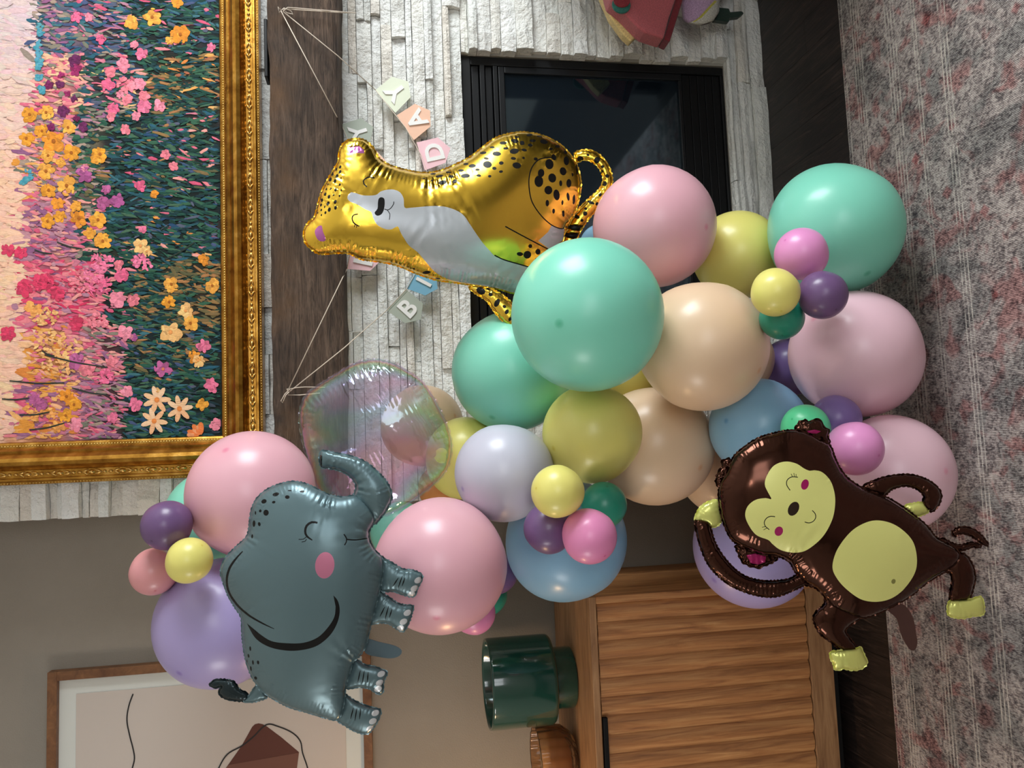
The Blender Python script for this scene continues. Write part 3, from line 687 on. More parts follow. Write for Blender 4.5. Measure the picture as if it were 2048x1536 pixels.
BL = [
 (1311,452,121,1.780,'pink','large pink balloon beside the curled tail of the gold cheetah',None),
 (1177,629,154,1.500,'mint','largest mint balloon, in front of the gold cheetah body',(1118,647)),
 (1673,458,130,1.697,'mint','large mint balloon overlapping the rug edge behind the orchid one',None),
 (1476,510,88,1.889,'yellow','medium yellow balloon between the large pink and large mint ones by the hearth',None),
 (1603,508,52,1.520,'orchid','small orchid pink balloon in front of the mint one near the rug',None),
 (1551,585,48,1.443,'yellow','small yellow balloon touching the small plum balloon near the rug',None),
 (1646,590,48,1.456,'purple','small plum balloon in front of the mint balloon near the rug',None),
 (1564,635,44,1.512,'teal','small deep teal balloon under the small yellow one, near large peach',None),
 (1407,692,130,1.623,'peach','large peach balloon right of the largest mint one, fully in view',(1519,741)),
 (1714,708,127,1.658,'palepink','large pale pink balloon over the rug edge below the small plum one',None),
 (1580,735,58,1.919,'violet','shadowed violet balloon deep between the large peach and pale pink ones',None),
 (1486,720,62,1.861,'peach','hidden peach balloon, a thin rim behind the large peach one',None),
 (1520,855,98,1.706,'blue','sky blue balloon behind the head of the brown monkey',(1452,842)),
 (1672,838,48,1.562,'violet','small violet balloon between the bright green and pale pink ones',None),
 (1612,857,48,1.512,'spring','small bright green balloon peeking over the ear of the monkey',(1584,838)),
 (1711,897,54,1.452,'orchid','small orchid balloon beside the head of the monkey',(1758,911)),
 (1785,948,118,1.600,'palepink','large pale pink balloon behind the arm of the monkey on the rug',None),
 (1310,892,119,1.825,'peach','large dusky peach balloon above the gap of bare wall',None),
 (1184,868,99,1.647,'yellow','medium olive yellow balloon under the largest mint one',None),
 (1024,742,121,1.789,'mint','large shaded mint balloon behind the largest mint one, over the firebox corner',None),
 (1007,946,98,1.605,'lilac','medium whitish lilac balloon beside the clear film balloon',(925,978)),
 (1115,983,53,1.420,'yellow','small pale yellow balloon between the whitish lilac and rose ones',None),
 (1097,1057,50,1.494,'purple','small plum balloon against the blue one beside a rose balloon',None),
 (1179,1073,55,1.426,'rose','small rose pink balloon in front of the large blue one',(1210,1112)),
 (1208,1010,46,1.560,'teal','small teal balloon behind the rose one and under olive yellow',None),
 (1132,1081,122,1.715,'blue','large blue balloon hanging over the right end of the sideboard',None),
 (880,1133,134,1.502,'pink','large pink balloon behind the feet of the grey elephant',(873,1236)),
 (996,1148,39,1.760,'purple','small dark plum balloon peeking between large pink and blue',None),
 (976,1192,38,1.819,'teal','small teal balloon, a sliver behind large pink, above the planter',None),
 (948,1226,43,1.731,'rose','small rose balloon peeking below the large pink one, near the planter',None),
 (845,852,82,1.982,'peach','peach balloon behind the clear film balloon against the white stone',None),
 (932,916,82,1.834,'yellow','yellow balloon between the clear film balloon and the whitish lilac one',None),
 (882,975,46,1.950,'orange','small orange balloon deep behind the clear film balloon',None),
 (800,1062,58,1.800,'mint','mint balloon peeking out beneath the trunk of the elephant',None),
 (501,990,127,1.678,'pink','large pink balloon over the lower corner of the gold frame',(451,900)),
 (425,1035,94,1.872,'mint','mint balloon behind the large pink one at the gold frame',None),
 (333,1051,49,1.550,'purple','small plum balloon below the gold frame, topmost of the left trio',None),
 (307,1144,46,1.583,'coral','small coral pink balloon against the bare taupe wall',None),
 (378,1121,45,1.512,'yellow','small yellow balloon touching the lavender one behind the elephant',None),
 (436,1248,126,1.657,'lavender','large lavender balloon behind the back of the grey elephant',(358,1347)),
 (1510,1096,119,1.720,'lavender','large lavender balloon framed by the long curved arm of the monkey',(1428,1161)),
 (1455,935,98,1.970,'peach','shaded peach balloon behind the left hand of the monkey',None),
 (1262,745,60,1.947,'yellow','hidden dark yellow balloon between mint and large peach ones',None),
 (1205,492,46,1.950,'blue','small blue balloon just visible by the striped tail tip of the cheetah',None)]
for a in BL: balloon(*a)

# ---------------------------------------------------------------- foil balloons
def foil(name, root, outline, tfun, k, m_base, prints=(), wr=(.22, 11., 16.), seam=2.6, m_seam=None, label=None, cut=3.0, hexp=.5):
    """An inflated sheet: outline (px) on the sheet plane tfun, puffed front and back; prints are faces of the same skin split off as parts."""
    O = smoothloop(outline, 3.5); n0 = len(O)
    T = np.roll(O, -1, 0)-np.roll(O, 1, 0); T /= np.linalg.norm(T, axis=1)[:, None]+1e-9
    area2 = np.sum(O[:,0]*np.roll(O[:,1], -1)-np.roll(O[:,0], -1)*O[:,1]); sgn = 1 if area2 > 0 else -1
    N = np.stack([T[:,1], -T[:,0]], 1)*sgn               # outward
    L = np.concatenate([[0], np.cumsum(np.linalg.norm(np.diff(O, axis=0), axis=1))])
    seed = random.random()*99
    amp_s = np.array([.12+.88*max(0., min(1., .35+1.8*noise.noise(Vector((s/30., seed, 0))))) for s in L])
    ph = np.array([2*math.pi*(s/wr[1]+1.2*noise.noise(Vector((s/45., 3.1, seed)))) for s in L])
    lenm = np.array([.7+.9*max(0., .5+1.2*noise.noise(Vector((s/26., seed, 7)))) for s in L])
    B_ = O+N*(.9*np.cos(ph)*amp_s)[:, None]*min(1.5, wr[0]*5)
    x0, y0 = O.min(0)-6; x1, y1 = O.max(0)+6; gs = max(1.6, cut*.8)
    nx_, ny_ = int((x1-x0)/gs)+2, int((y1-y0)/gs)+2
    XX, YY = np.meshgrid(x0+gs*np.arange(nx_), y0+gs*np.arange(ny_))
    mask = inside(np.stack([XX.ravel(), YY.ravel()], 1), O).reshape(ny_, nx_); mask[0] = mask[-1] = False; mask[:, 0] = mask[:, -1] = False
    phi = np.zeros((ny_, nx_)); chk = (np.add.outer(np.arange(ny_), np.arange(nx_)) % 2).astype(bool)
    m1, m2 = mask & chk, mask & ~chk; om = 1.93
    for _ in range(230):
        for mm in (m1, m2):
            nb = np.zeros_like(phi); nb[1:-1, 1:-1] = .25*(phi[2:, 1:-1]+phi[:-2, 1:-1]+phi[1:-1, 2:]+phi[1:-1, :-2]+gs*gs)
            phi[mm] += om*(nb-phi)[mm]
    phi = np.maximum(phi, 0)
    def bil(P):
        fx = np.clip((P[:,0]-x0)/gs, 0, nx_-1.001); fy = np.clip((P[:,1]-y0)/gs, 0, ny_-1.001); i = fx.astype(int); j = fy.astype(int); a = fx-i; b = fy-j
        return phi[j, i]*(1-a)*(1-b)+phi[j, i+1]*a*(1-b)+phi[j+1, i]*(1-a)*b+phi[j+1, i+1]*a*b
    def near(P):
        D = np.empty(len(P)); I = np.empty(len(P), int)
        for s in range(0, len(P), 2000):
            d = ((P[s:s+2000, None]-O[None])**2).sum(2); I[s:s+2000] = d.argmin(1); D[s:s+2000] = np.sqrt(d.min(1))
        return D, I
    cand = []
    for st, lo, hi in ((cut, cut*.8, 30), (cut*2.4, 30, 1e9)):
        gx_, gy__ = np.meshgrid(np.arange(x0, x1, st), np.arange(y0, y1, st)); gx_ = gx_+(np.arange(gx_.shape[0]) % 2)[:, None]*st*.5
        P = np.stack([gx_.ravel(), gy__.ravel()], 1); P = P[inside(P, O)]; d, _ = near(P); cand.append(P[(d >= lo) & (d < hi)])
    PI = np.concatenate(cand)
    verts = [Vector(p) for p in B_]; edges = [(i, (i+1) % n0) for i in range(n0)]; polys = []
    for pr in prints:
        for pg in pr[2]:
            pg = np.asarray(pg); polys.append(pg)
            q = len(verts); verts += [Vector(p) for p in pg]; edges += [(q+i, q+(i+1) % len(pg)) for i in range(len(pg))]
    if polys:                                            # thin points out next to printed edges
        E_ = np.concatenate(polys); keep = np.ones(len(PI), bool)
        for s in range(0, len(PI), 2000): keep[s:s+2000] = ((PI[s:s+2000, None]-E_[None])**2).sum(2).min(1) > 1.4
        PI = PI[keep]
    verts += [Vector(p) for p in PI]
    vs, es, fs, _, _, _ = delaunay_2d_cdt(verts, edges, [], 0, 1e-4)
    P = np.array([tuple(v) for v in vs]); fs = np.array([f for f in fs if len(f) == 3])
    cen = P[fs].mean(1); ok = inside(cen, B_); fs = fs[ok]; cen = cen[ok]
    d, I = near(P)
    h = 2*k*np.maximum(bil(P), 0)**hexp*(1 if hexp == .5 else 1)
    w = 1+wr[0]*amp_s[I]*np.cos(ph[I])*np.exp(-d/(wr[2]*lenm[I]))
    edge = (d < 1.6); inB = inside(P, O); h = np.where(edge | ~inB, 0, h*w)
    W0 = np.array([PT(x, y, tfun(x, y)) for x, y in P]); c = W0.mean(0)
    nrm = (CAM-c)/np.linalg.norm(CAM-c)
    mpp = np.array([tfun(x, y)/FPX for x, y in P])
    front = W0+nrm*(h*mpp)[:, None]; back = W0-nrm*(h*mpp)[:, None]
    nv = len(P); idx = np.where(h > 0, np.arange(nv)+nv, np.arange(nv))
    a, b, cc_ = P[fs[:,0]], P[fs[:,1]], P[fs[:,2]]
    cr = (b[:,0]-a[:,0])*(cc_[:,1]-a[:,1])-(b[:,1]-a[:,1])*(cc_[:,0]-a[:,0])
    fs = np.where((cr > 0)[:, None], fs[:, ::-1], fs)     # screen y runs down: keep outward normals
    A3 = np.concatenate([front, back]); rl = np.array(root.location); A3 = A3-rl
    t0 = np.cross(front[fs[:,1]]-front[fs[:,0]], front[fs[:,2]]-front[fs[:,0]])
    if (t0@nrm).sum() < 0: fs = fs[:, ::-1]
    ft = fs; bt = idx[fs][:, ::-1]
    allf = np.concatenate([ft, bt]); fn = np.cross(A3[allf[:,1]]-A3[allf[:,0]], A3[allf[:,2]]-A3[allf[:,0]])
    VN = np.zeros_like(A3)
    for q in range(3): np.add.at(VN, allf[:, q], fn)
    VN /= np.linalg.norm(VN, axis=1)[:, None]+1e-12
    own = np.full(len(fs), -1)
    for pi, pr in enumerate(prints):
        for pg in pr[2]:
            lo = pg.min(0)-1; hi = pg.max(0)+1; sel = np.where((cen > lo).all(1) & (cen < hi).all(1))[0]
            if len(sel): own[sel[inside(cen[sel], pg)]] = pi
    def part(nm, faces, m, parent, **kw):
        if not len(faces): return None
        u, inv = np.unique(faces, return_inverse=True); me = mesh(nm, A3[u], [tuple(map(int, f)) for f in inv.reshape(-1, 3)], True)
        me.normals_split_custom_set_from_vertices([tuple(map(float, q)) for q in VN[u]])
        return link(nm, me, parent, (m,), **kw)
    body = part(name, np.concatenate([ft[own == -1], bt]), m_base, root, label=label)
    for pi, pr in enumerate(prints):
        part(pr[0], ft[own == pi], pr[1], body, **(pr[3] if len(pr) > 3 else {}))
    if seam:                                             # the flat welded rim
        mb = MB(); zz = .0012*np.sin(np.arange(n0)*.9); st = 1 if n0 < 300 else 1
        o1 = B_+N*(seam*(.8+.35*np.sin(ph)))[:, None]
        V1 = [PT(x, y, tfun(x, y)) for x, y in B_]; V2 = [PT(x, y, tfun(x, y))+nrm*z_ for (x, y), z_ in zip(o1, zz)]
        mb.add([p-rl for p in V1]+[p-rl for p in V2], [(i, (i+1) % n0, n0+(i+1) % n0, n0+i) for i in range(n0)])
        mb.build('seam', m_seam or m_base, body, True)
    return body
def zm(P, ox, oy, s): P = np.array(P, float); return np.stack([ox+P[:,0]/s, oy+P[:,1]/s], 1)

# gold cheetah
m_gf = mat('gold_foil', (250, 206, 76), .22, 1.0); m_gw = mat('white_print_on_foil', (196, 200, 206), .28, .35)
m_bk = mat('black_print', (11, 10, 10), .4, 0, spec=.22); m_pk = mat('pink_print_on_foil', (206, 120, 190), .25, .6)
zc = lambda P: zm(P, 580, 240, 3.103)
tC = lambda x, y: 1.70+.00034*(x-800)
ch = empty('cheetah_balloon', PT(1160, 480, 1.82), 'gold foil cheetah balloon with black spots and white face, by the mantel', 'foil balloon', 'foil animal balloons')
OUT = zc([(345,135),(375,120),(430,117),(470,130),(510,165),(535,205),(560,245),(620,280),(700,305),(800,325),(880,325),(960,305),(1040,270),(1100,240),(1145,210),(1200,165),(1270,115),(1340,90),(1430,76),(1520,85),(1600,110),(1680,155),(1730,205),(1765,250),(1790,310),(1805,390),(1800,450),(1785,520),(1760,590),(1730,630),(1700,670),(1690,760),(1640,900),(1560,1000),(1470,1060),(1390,1075),(1300,1050),(1200,1030),(1100,1020),(1000,1005),(920,995),(850,975),(780,950),(700,915),(640,895),(560,880),(480,870),(430,860),(370,830),(300,825),(240,830),(180,830),(130,800),(95,760),(85,715),(95,665),(125,625),(150,605),(165,560),(195,450),(235,370),(285,285),(300,255),(305,200),(320,160)])
chest = smoothloop(zc([(380,490),(385,465),(402,452),(425,455),(470,470),(530,472),(560,465),(580,448),(620,437),(660,437),(695,452),(718,490),(724,543),(760,545),(880,535),(960,538),(1030,560),(1075,590),(1110,640),(1150,700),(1190,755),(1230,800),(1260,832),(1300,850),(1390,876),(1490,905),(1590,880),(1560,980),(1470,1045),(1390,1066),(1300,1042),(1180,1020),(1100,1006),(1020,992),(960,970),(900,930),(850,870),(800,810),(750,770),(720,725),(700,690),(683,655),(650,672),(610,672),(560,645),(535,600),(525,570),(490,555),(440,525),(400,510)]), 5)
belly = zc([(1520,742),(1580,690),(1602,652),(1640,668),(1695,674),(1692,740),(1600,800)])
SP = [(1590,283,26,32),(1537,338,20,25),(1522,388,27,35),(1605,367,25,28),(1675,325,22,25),(1700,260,18,28),(1658,398,10,18),(1711,397,17,26),(1580,440,25,26),(1631,468,20,33),(1706,478,10,25),(1573,517,11,20),(1669,514,7,15),(1613,565,9,15),(1677,580,9,20),(1747,495,10,30),(1770,310,10,35),(1737,343,6,12),(1620,240,15,20),(1507,253,12,10),(1480,100,20,9),(1495,138,20,9),(1565,143,25,15),(1478,167,15,10),(1386,140,24,13),(1430,153,14,14),(1316,152,22,11),(1380,205,28,17),(1440,198,16,9),(1330,187,16,8),(1275,220,26,15),(1195,211,20,9),(1300,278,14,11),(1373,250,16,9),(1434,247,8,8),(1392,293,26,19),(1218,286,27,22),(1212,248,16,8),(1128,293,22,12),(1258,310,13,10),(1297,330,12,8),(1230,358,10,8),(1158,317,14,8),(1165,353,14,9),(1086,354,28,14),(1060,320,18,8),(1000,357,18,9),(1022,386,15,13),(950,393,26,14),(930,353,24,8),(985,329,18,6),(886,382,11,5),(835,369,10,4),(890,338,18,6),(1090,279,16,8),(1250,178,15,7),(1400,115,15,6),(1605,188,14,8),(1650,170,18,9),(1700,205,12,12),(1540,108,18,6),(850,938,26,11),(772,915,10,5),(920,977,16,6),(1455,825,24,24),(1520,808,16,18),(1410,820,20,12),(1472,773,12,12),(1512,853,10,8)]
FH = zc([(168,585),(198,460),(242,375),(292,298),(328,292),(345,330),(347,400),(343,470),(312,540),(282,575),(230,592)])
heads = []
for _ in range(4000):
    p = np.array([random.uniform(630, 695), random.uniform(330, 435)])
    if inside(p[None], FH)[0] and all(np.hypot(*(p-q)) > 7.5+1.5*rr for q, rr in heads): heads.append((p, random.uniform(.6, 1.5)))
spots = [ell(*zc([(x, y)])[0], a/3.103, b/3.103, random.uniform(-.2, .2), 12) for x, y, a, b in SP]+[ell(p[0], p[1], 2.2*q, 3.1*q, .3, 9) for p, q in heads]
def sc(P, w, z=zc): return stroke(z(P), w, 4)
eye1 = [sc([(497,420),(478,402),(474,384),(490,368),(515,362),(540,367)], 2.4), sc([(514,362),(515,346)], 1.4), sc([(527,363),(528,347)], 1.4)]
eye2 = [sc([(445,583),(420,588),(409,605),(415,630),(435,648),(453,655)], 2.4), sc([(426,645),(421,661)], 1.4), sc([(438,651),(434,664)], 1.4)]
nose = smoothloop(zc([(570,490),(585,482),(602,490),(606,520),(600,560),(585,585),(560,592),(545,575),(563,550),(565,515)]), 3)
mouth = [sc([(604,552),(625,558),(645,545),(660,520),(660,508)], 1.6), sc([(622,560),(637,582),(634,616)], 1.4)]
lines_ = [sc([(1610,240),(1530,255),(1485,300),(1465,360),(1463,430),(1480,510),(1530,585),(1590,640),(1640,665),(1680,672),(1700,652)], 2.3), sc([(1320,655),(1450,725),(1595,800)], 2.4), sc([(1258,826),(1310,852),(1390,877),(1488,906)], 2.4)]
foil('body', ch, OUT, tC, .50, m_gf, [('white_patch', m_gw, [chest, belly], dict(label='white printed face and chest')), ('cheek', m_pk, [zc([(378,172),(440,168),(468,193),(470,212),(420,212),(376,216)])]), ('cheek', m_pk, [smoothloop(zc([(170,690),(188,662),(215,653),(224,690),(240,738),(215,750),(185,735)]), 3)]),
     ('spots', m_bk, spots, dict(kind='stuff')), ('eye', m_bk, eye1), ('eye', m_bk, eye2), ('nose', m_bk, [nose]), ('mouth', m_bk, mouth), ('outline_print', m_bk, lines_)], wr=(.11, 6.5, 24.))
leg_o = zc([(1110,1036),(1160,1030),(1240,1045),(1300,1075),(1370,1130),(1420,1200),(1440,1300),(1410,1340),(1375,1295),(1330,1260),(1270,1190),(1220,1120),(1150,1075)])
foil('foreleg', ch, leg_o, lambda x, y: 1.706, .5, m_gf, [('spots', m_bk, [ell(*zc([(x, y)])[0], a/3.1, b/3.1, .5, 11) for x, y, a, b in ((1185,1060,30,22),(1245,1083,14,12),(1285,1135,16,28),(1330,1158,12,10),(1345,1190,12,16),(1365,1235,9,14),(1230,1050,14,5))], dict(kind='stuff'))], wr=(.16, 7., 9.))
tail_o = stroke(zc([(1770,235),(1830,215),(1895,235),(1950,295),(1972,375),(1945,450),(1885,515),(1825,580),(1775,650),(1735,740),(1720,790)]), [17, 20, 18, 17, 19, 24, 27, 28, 26, 24], 4)
foil('tail', ch, smoothloop(tail_o[::3], 4), lambda x, y: 1.845, .5, m_gf, [('spots', m_bk, [ell(*zc([(x, y)])[0], a/3.1, b/3.1, .4, 9) for x, y, a, b in ((1802,243,20,20),(1905,250,18,22),(1850,218,10,8),(1940,290,10,10),(1968,348,14,12),(1938,318,10,8),(1952,395,16,16),(1925,465,10,12),(1868,512,24,10),(1905,520,10,12),(1835,550,10,8),(1832,580,14,14),(1780,600,20,12),(1812,622,10,10))], dict(kind='stuff')), ('stripe', m_bk, [zc([(1715,672),(1740,648),(1830,655),(1812,690)]), zc([(1700,722),(1712,700),(1805,705),(1790,735)])])], wr=(.16, 8., 8.))

# grey elephant
m_ef = mat('slate_foil', (97, 121, 127), .32, .38); m_ed = mat('dark_slate_foil', (40, 52, 56), .25, .6); m_epk = mat('pink_cheek_print', (196, 118, 146), .3, .35)
m_nail = mat('white_toenail_print', (208, 210, 212), .3, .2)
ze = lambda P: zm(P, 420, 880, 2.56)
tE = lambda x, y: 1.325
el = empty('elephant_balloon', PT(745, 1200, 1.325), 'slate grey foil elephant balloon with raised trunk and pink cheek', 'foil balloon', 'foil animal balloons')
EO = ze([(240,300),(290,255),(360,225),(430,213),(500,228),(560,258),(620,285),(690,293),(740,285),(790,320),(830,370),(842,400),(836,430),(815,465),(815,510),(840,560),(880,605),(885,680),(870,760),(860,800),(845,860),(825,940),(810,1000),(795,1060),(760,1110),(730,1140),(715,1190),(695,1260),(690,1310),(680,1370),(655,1430),(600,1425),(500,1395),(400,1365),(300,1310),(245,1260),(205,1190),(180,1110),(165,1000),(160,910),(130,860),(95,800),(65,720),(55,670),(75,610),(130,550),(190,490),(205,400),(215,350)])
se = lambda P, w: stroke(ze(P), w, 5)
ear = [np.concatenate([smoothloop(ze([(195,935),(240,1008),(310,1050),(400,1067),(480,1062),(550,1040),(610,990),(645,930),(657,870),(647,822),(625,795)]), 5, False), smoothloop(ze([(636,850),(630,900),(600,950),(550,1000),(480,1027),(400,1030),(320,1020),(260,985)]), 5, False)]),
       se([(175,575),(140,612),(107,660),(92,720),(102,780),(140,838),(200,890),(270,930),(335,960)], [2, 4.5, 5, 5, 5, 4.5, 4, 3, 1])]
esp = [ell(*ze([(x, y)])[0], a/2.56, b/2.56, random.uniform(-.3, .1), 11) for x, y, a, b in ((340,288,17,10),(280,323,14,12),(292,383,14,16),(230,435,8,17),(258,440,7,11),(262,372,7,8),(398,305,12,10),(472,275,12,6),(410,270,10,4),(330,330,9,7),(237,380,4,10),(222,500,5,11),(212,1062,5,12),(202,1100,5,10),(225,1132,5,12),(252,1130,6,10),(192,1130,3,10),(213,1165,5,13),(237,1213,8,9))]
eeye = [se([(548,438),(520,435),(495,452),(487,480),(495,505),(522,525)], [4, 4.5, 4.5, 4, 2]), se([(492,510),(478,520),(455,521)], 1.5), se([(494,520),(486,531),(470,534)], 1.5)]
emouth = [se([(678,493),(692,515),(690,532),(681,548)], 2.4), se([(692,519),(740,520),(802,508)], 2.6)]
foil('body', el, EO, tE, .46, m_ef, [('ear_print', m_bk, ear, dict(label='black printed ear outline')), ('spots', m_bk, esp, dict(kind='stuff')), ('eye', m_bk, eeye), ('mouth', m_bk, emouth), ('cheek', m_epk, [ell(*ze([(583,648)])[0], 18.5, 25.5, .12, 26)])], wr=(.10, 8., 20.))
TR = ze([(575,55),(650,68),(730,85),(800,115),(860,165),(905,215),(930,275),(923,320),(900,365),(872,400),(845,430),(815,420),(770,370),(735,320),(736,285),(747,235),(720,190),(670,160),(610,145),(572,140),(560,110),(562,80)])
foil('trunk', el, TR, lambda x, y: 1.335, .62, m_ef, [('trunk_tip', m_ed, [ze([(555,75),(575,80),(574,142),(557,140)])])], wr=(.18, 9., 12.))
LG = [([(868,606),(900,612),(930,628),(985,660),(1040,668),(1085,690),(1082,720),(1062,760),(1045,800),(1000,795),(940,775),(868,760)], [[(936,750),(965,705)], [(962,760),(985,695)], [(983,748),(998,705)]], [(1065,718),(1046,760),(1030,790)]),
      ([(850,775),(900,795),(960,835),(1000,845),(1040,850),(1035,880),(1020,930),(990,980),(955,965),(915,940),(870,935),(815,930)], [[(870,905),(895,855)], [(895,922),(915,850)], [(918,910),(932,865)]], [(1010,885),(990,930),(973,964)]),
      ([(730,1125),(790,1150),(840,1160),(880,1175),(907,1190),(888,1240),(885,1290),(860,1300),(820,1275),(770,1265),(690,1262)], [[(757,1240),(770,1180)], [(780,1247),(790,1180)], [(805,1240),(810,1188)]], [(876,1198),(868,1243),(860,1275)]),
      ([(680,1300),(740,1335),(800,1360),(850,1375),(875,1385),(862,1430),(832,1480),(800,1505),(740,1490),(690,1460),(650,1430),(670,1370)], [[(720,1428),(735,1370)], [(742,1437),(752,1373)], [(765,1430),(772,1375)]], [(846,1398),(833,1440),(820,1478)])]
for o_, ln, nl in LG:
    foil('leg', el, ze(o_), lambda x, y: 1.336, .5, m_ef, [('toenail', m_nail, [ell(*ze([(x, y)])[0], 8.2, 5.8, -.5, 12)]) for x, y in nl]+[('wrinkle_print', m_bk, [se(q, [.8, 2.6, .8]) for q in ln])], wr=(.16, 8., 9.), cut=2.6)
foil('tail', el, ze([(175,1338),(205,1303),(230,1265),(250,1255),(290,1315),(260,1330),(225,1340)]), lambda x, y: 1.338, .5, m_ef, wr=(.2, 8., 6.), cut=2.5)
foil('tail_tuft', el, ze([(0,1250),(30,1228),(90,1228),(125,1240),(150,1275),(192,1300),(184,1335),(100,1330),(55,1310),(45,1285),(60,1265),(20,1268)]), lambda x, y: 1.340, .5, m_ed, wr=(.16, 8., 8.), cut=2.5, label='black tail tuft')
m_flap = mat('slate_film', (92, 112, 122), .3, .3)
def flap(name, root, P, t, m, hole=None):
    Pw = [PT(x, y, t) for x, y in smoothloop(P, 6)]; rl = np.array(root.location); o = MB().prism([p-rl for p in Pw], _F*.0012).build(name, m, root); return o
flap('filling_flap', el, ze([(795,1020),(870,1035),(950,1055),(982,1080),(970,1105),(930,1118),(870,1112),(795,1090)]), 1.34, m_flap)

# brown monkey
m_mf = mat('brown_foil', (74, 46, 36), .15, .92); m_my = mat('lime_print_on_foil', (222, 222, 134), .36, .08); m_mm = mat('magenta_print', (166, 24, 96), .3, .3)
m_mh = mat('lime_foil', (222, 224, 128), .25, .4); m_md = mat('dark_brown_print', (44, 28, 18), .3, .3)
zk = lambda P: zm(P, 1360, 800, 2.56)
tM = lambda x, y: 1.36
mk = empty('monkey_balloon', PT(1985, 1170, 1.36), 'brown foil monkey balloon with lime face and belly over the rug', 'foil balloon', 'foil animal balloons')
MO = zk([(198,480),(210,420),(240,370),(275,290),(330,240),(400,195),(480,170),(560,155),(640,165),(720,205),(770,235),(792,290),(815,340),(850,390),(900,430),(960,462),(1040,490),(1100,520),(1180,575),(1260,640),(1310,700),(1360,730),(1410,760),(1432,800),(1402,850),(1340,890),(1260,940),(1180,1005),(1060,1072),(960,1112),(900,1110),(820,1080),(760,1040),(735,1000),(690,960),(640,930),(590,880),(560,830),(500,800),(420,790),(340,760),(270,720),(230,650),(208,570)])
face = smoothloop(zk([(445,440),(455,395),(490,345),(545,325),(600,335),(640,360),(668,371),(690,368),(730,378),(770,420),(790,480),(793,540),(780,610),(745,680),(700,730),(640,770),(580,778),(520,765),(480,735),(460,715),(400,690),(362,640),(345,590),(360,545),(400,515),(450,507),(478,512),(462,480)]), 4)
bel = smoothloop(zk([(780,850),(795,780),(830,720),(880,665),(940,630),(1000,617),(1070,630),(1130,665),(1180,720),(1200,790),(1198,860),(1170,920),(1120,980),(1060,1015),(990,1025),(920,1010),(850,960),(802,905)]), 5)
sm = lambda P, w: stroke(zk(P), w, 3.5)
me1 = [sm([(571,469),(554,442),(557,417),(580,402),(609,404)], 1.7), sm([(583,402),(575,387)], 1.1), sm([(592,401),(589,383)], 1.1), sm([(600,402),(600,388)], 1.1)]
me2 = [sm([(466,663),(446,645),(442,625),(455,605),(475,597),(496,599)], 1.7), sm([(449,648),(430,651)], 1.1), sm([(456,655),(437,664)], 1.1)]
mmo = [sm([(680,568),(695,585),(697,605),(685,622),(665,630),(643,625)], 1.6)]
foil('body', mk, MO, tM, .42, m_mf, [('face_patch', m_my, [face], dict(label='lime printed heart shaped face')), ('belly_patch', m_my, [bel], dict(label='lime printed belly')), ('eye', m_bk, me1), ('eye', m_bk, me2), ('mouth', m_bk, mmo),
     ('nose', m_md, [ell(*zk([(588,560)])[0], 10, 14.5, .5, 18)]), ('cheek', m_mm, [ell(*zk([(644,440)])[0], 7.2, 10.5, .3, 16)]), ('cheek', m_mm, [ell(*zk([(514,671)])[0], 8, 9.5, .5, 16)]), ('belly_button', mat('olive_print', (130, 128, 66), .4), [ell(*zk([(1084,921)])[0], 4.3, 5, .3, 10)])], wr=(.10, 8., 20.))
foil('leg', mk, zk([(775,985),(742,1005),(738,1045),(700,1080),(682,1115),(695,1160),(720,1200),(780,1245),(830,1282),(890,1284),(905,1270),(870,1220),(848,1185),(862,1160),(900,1135),(950,1090),(930,1030),(880,1000)]), lambda x, y: 1.372, .55, m_mf, wr=(.13, 8., 10.))
foil('foot', mk, zk([(772,1290),(800,1286),(850,1278),(900,1272),(925,1268),(945,1310),(958,1345),(930,1375),(880,1383),(840,1375),(797,1382),(785,1350),(770,1320)]), lambda x, y: 1.37, .55, m_mh, wr=(.2, 10., 9.), label='lime foil foot', cut=2.6)
foil('leg', mk, zk([(1425,780),(1470,800),(1500,850),(1512,910),(1500,970),(1482,1018),(1430,1030),(1382,1032),(1385,970),(1392,920),(1380,885),(1345,880),(1370,850),(1400,810)]), lambda x, y: 1.372, .55, m_mf, wr=(.13, 8., 10.), cut=2.6)
foil('foot', mk, zk([(1378,1030),(1430,1025),(1490,1020),(1540,1008),(1556,1050),(1552,1098),(1500,1106),(1450,1117),(1390,1110),(1370,1088)]), lambda x, y: 1.37, .5, m_mh, wr=(.2, 9., 8.), label='lime foil foot', cut=2.6)
foil('arm', mk, zk([(935,445),(1000,410),(1080,388),(1180,382),(1270,410),(1328,458),(1338,500),(1320,545),(1285,572),(1242,535),(1247,490),(1210,455),(1150,440),(1085,458),(1040,495),(980,490)]), lambda x, y: 1.375, .6, m_mf, wr=(.18, 9., 10.), cut=2.6)
foil('hand', mk, zk([(1150,545),(1190,530),(1245,528),(1272,570),(1240,588),(1200,602),(1178,580)]), lambda x, y: 1.374, .55, m_mh, wr=(.16, 8., 7.), label='lime foil hand', cut=2.4)
foil('arm', mk, zk([(640,868),(600,892),(560,915),(500,925),(420,925),(340,905),(280,865),(220,798),(180,730),(158,660),(145,622),(80,618),(90,700),(115,780),(150,850),(200,905),(260,950),(340,985),(420,1005),(500,1005),(580,975),(640,950),(690,955),(690,905)]), lambda x, y: 1.37, .62, m_mf, wr=(.18, 8., 10.), cut=2.6)
foil('hand', mk, zk([(84,585),(108,545),(150,520),(195,513),(208,560),(218,600),(197,640),(157,652),(140,632),(80,620)]), lambda x, y: 1.373, .55, m_mh, wr=(.16, 9., 8.), label='lime foil hand', cut=2.5)
mg = lambda P: [('inner_ear', m_mm, [zk(P)])]
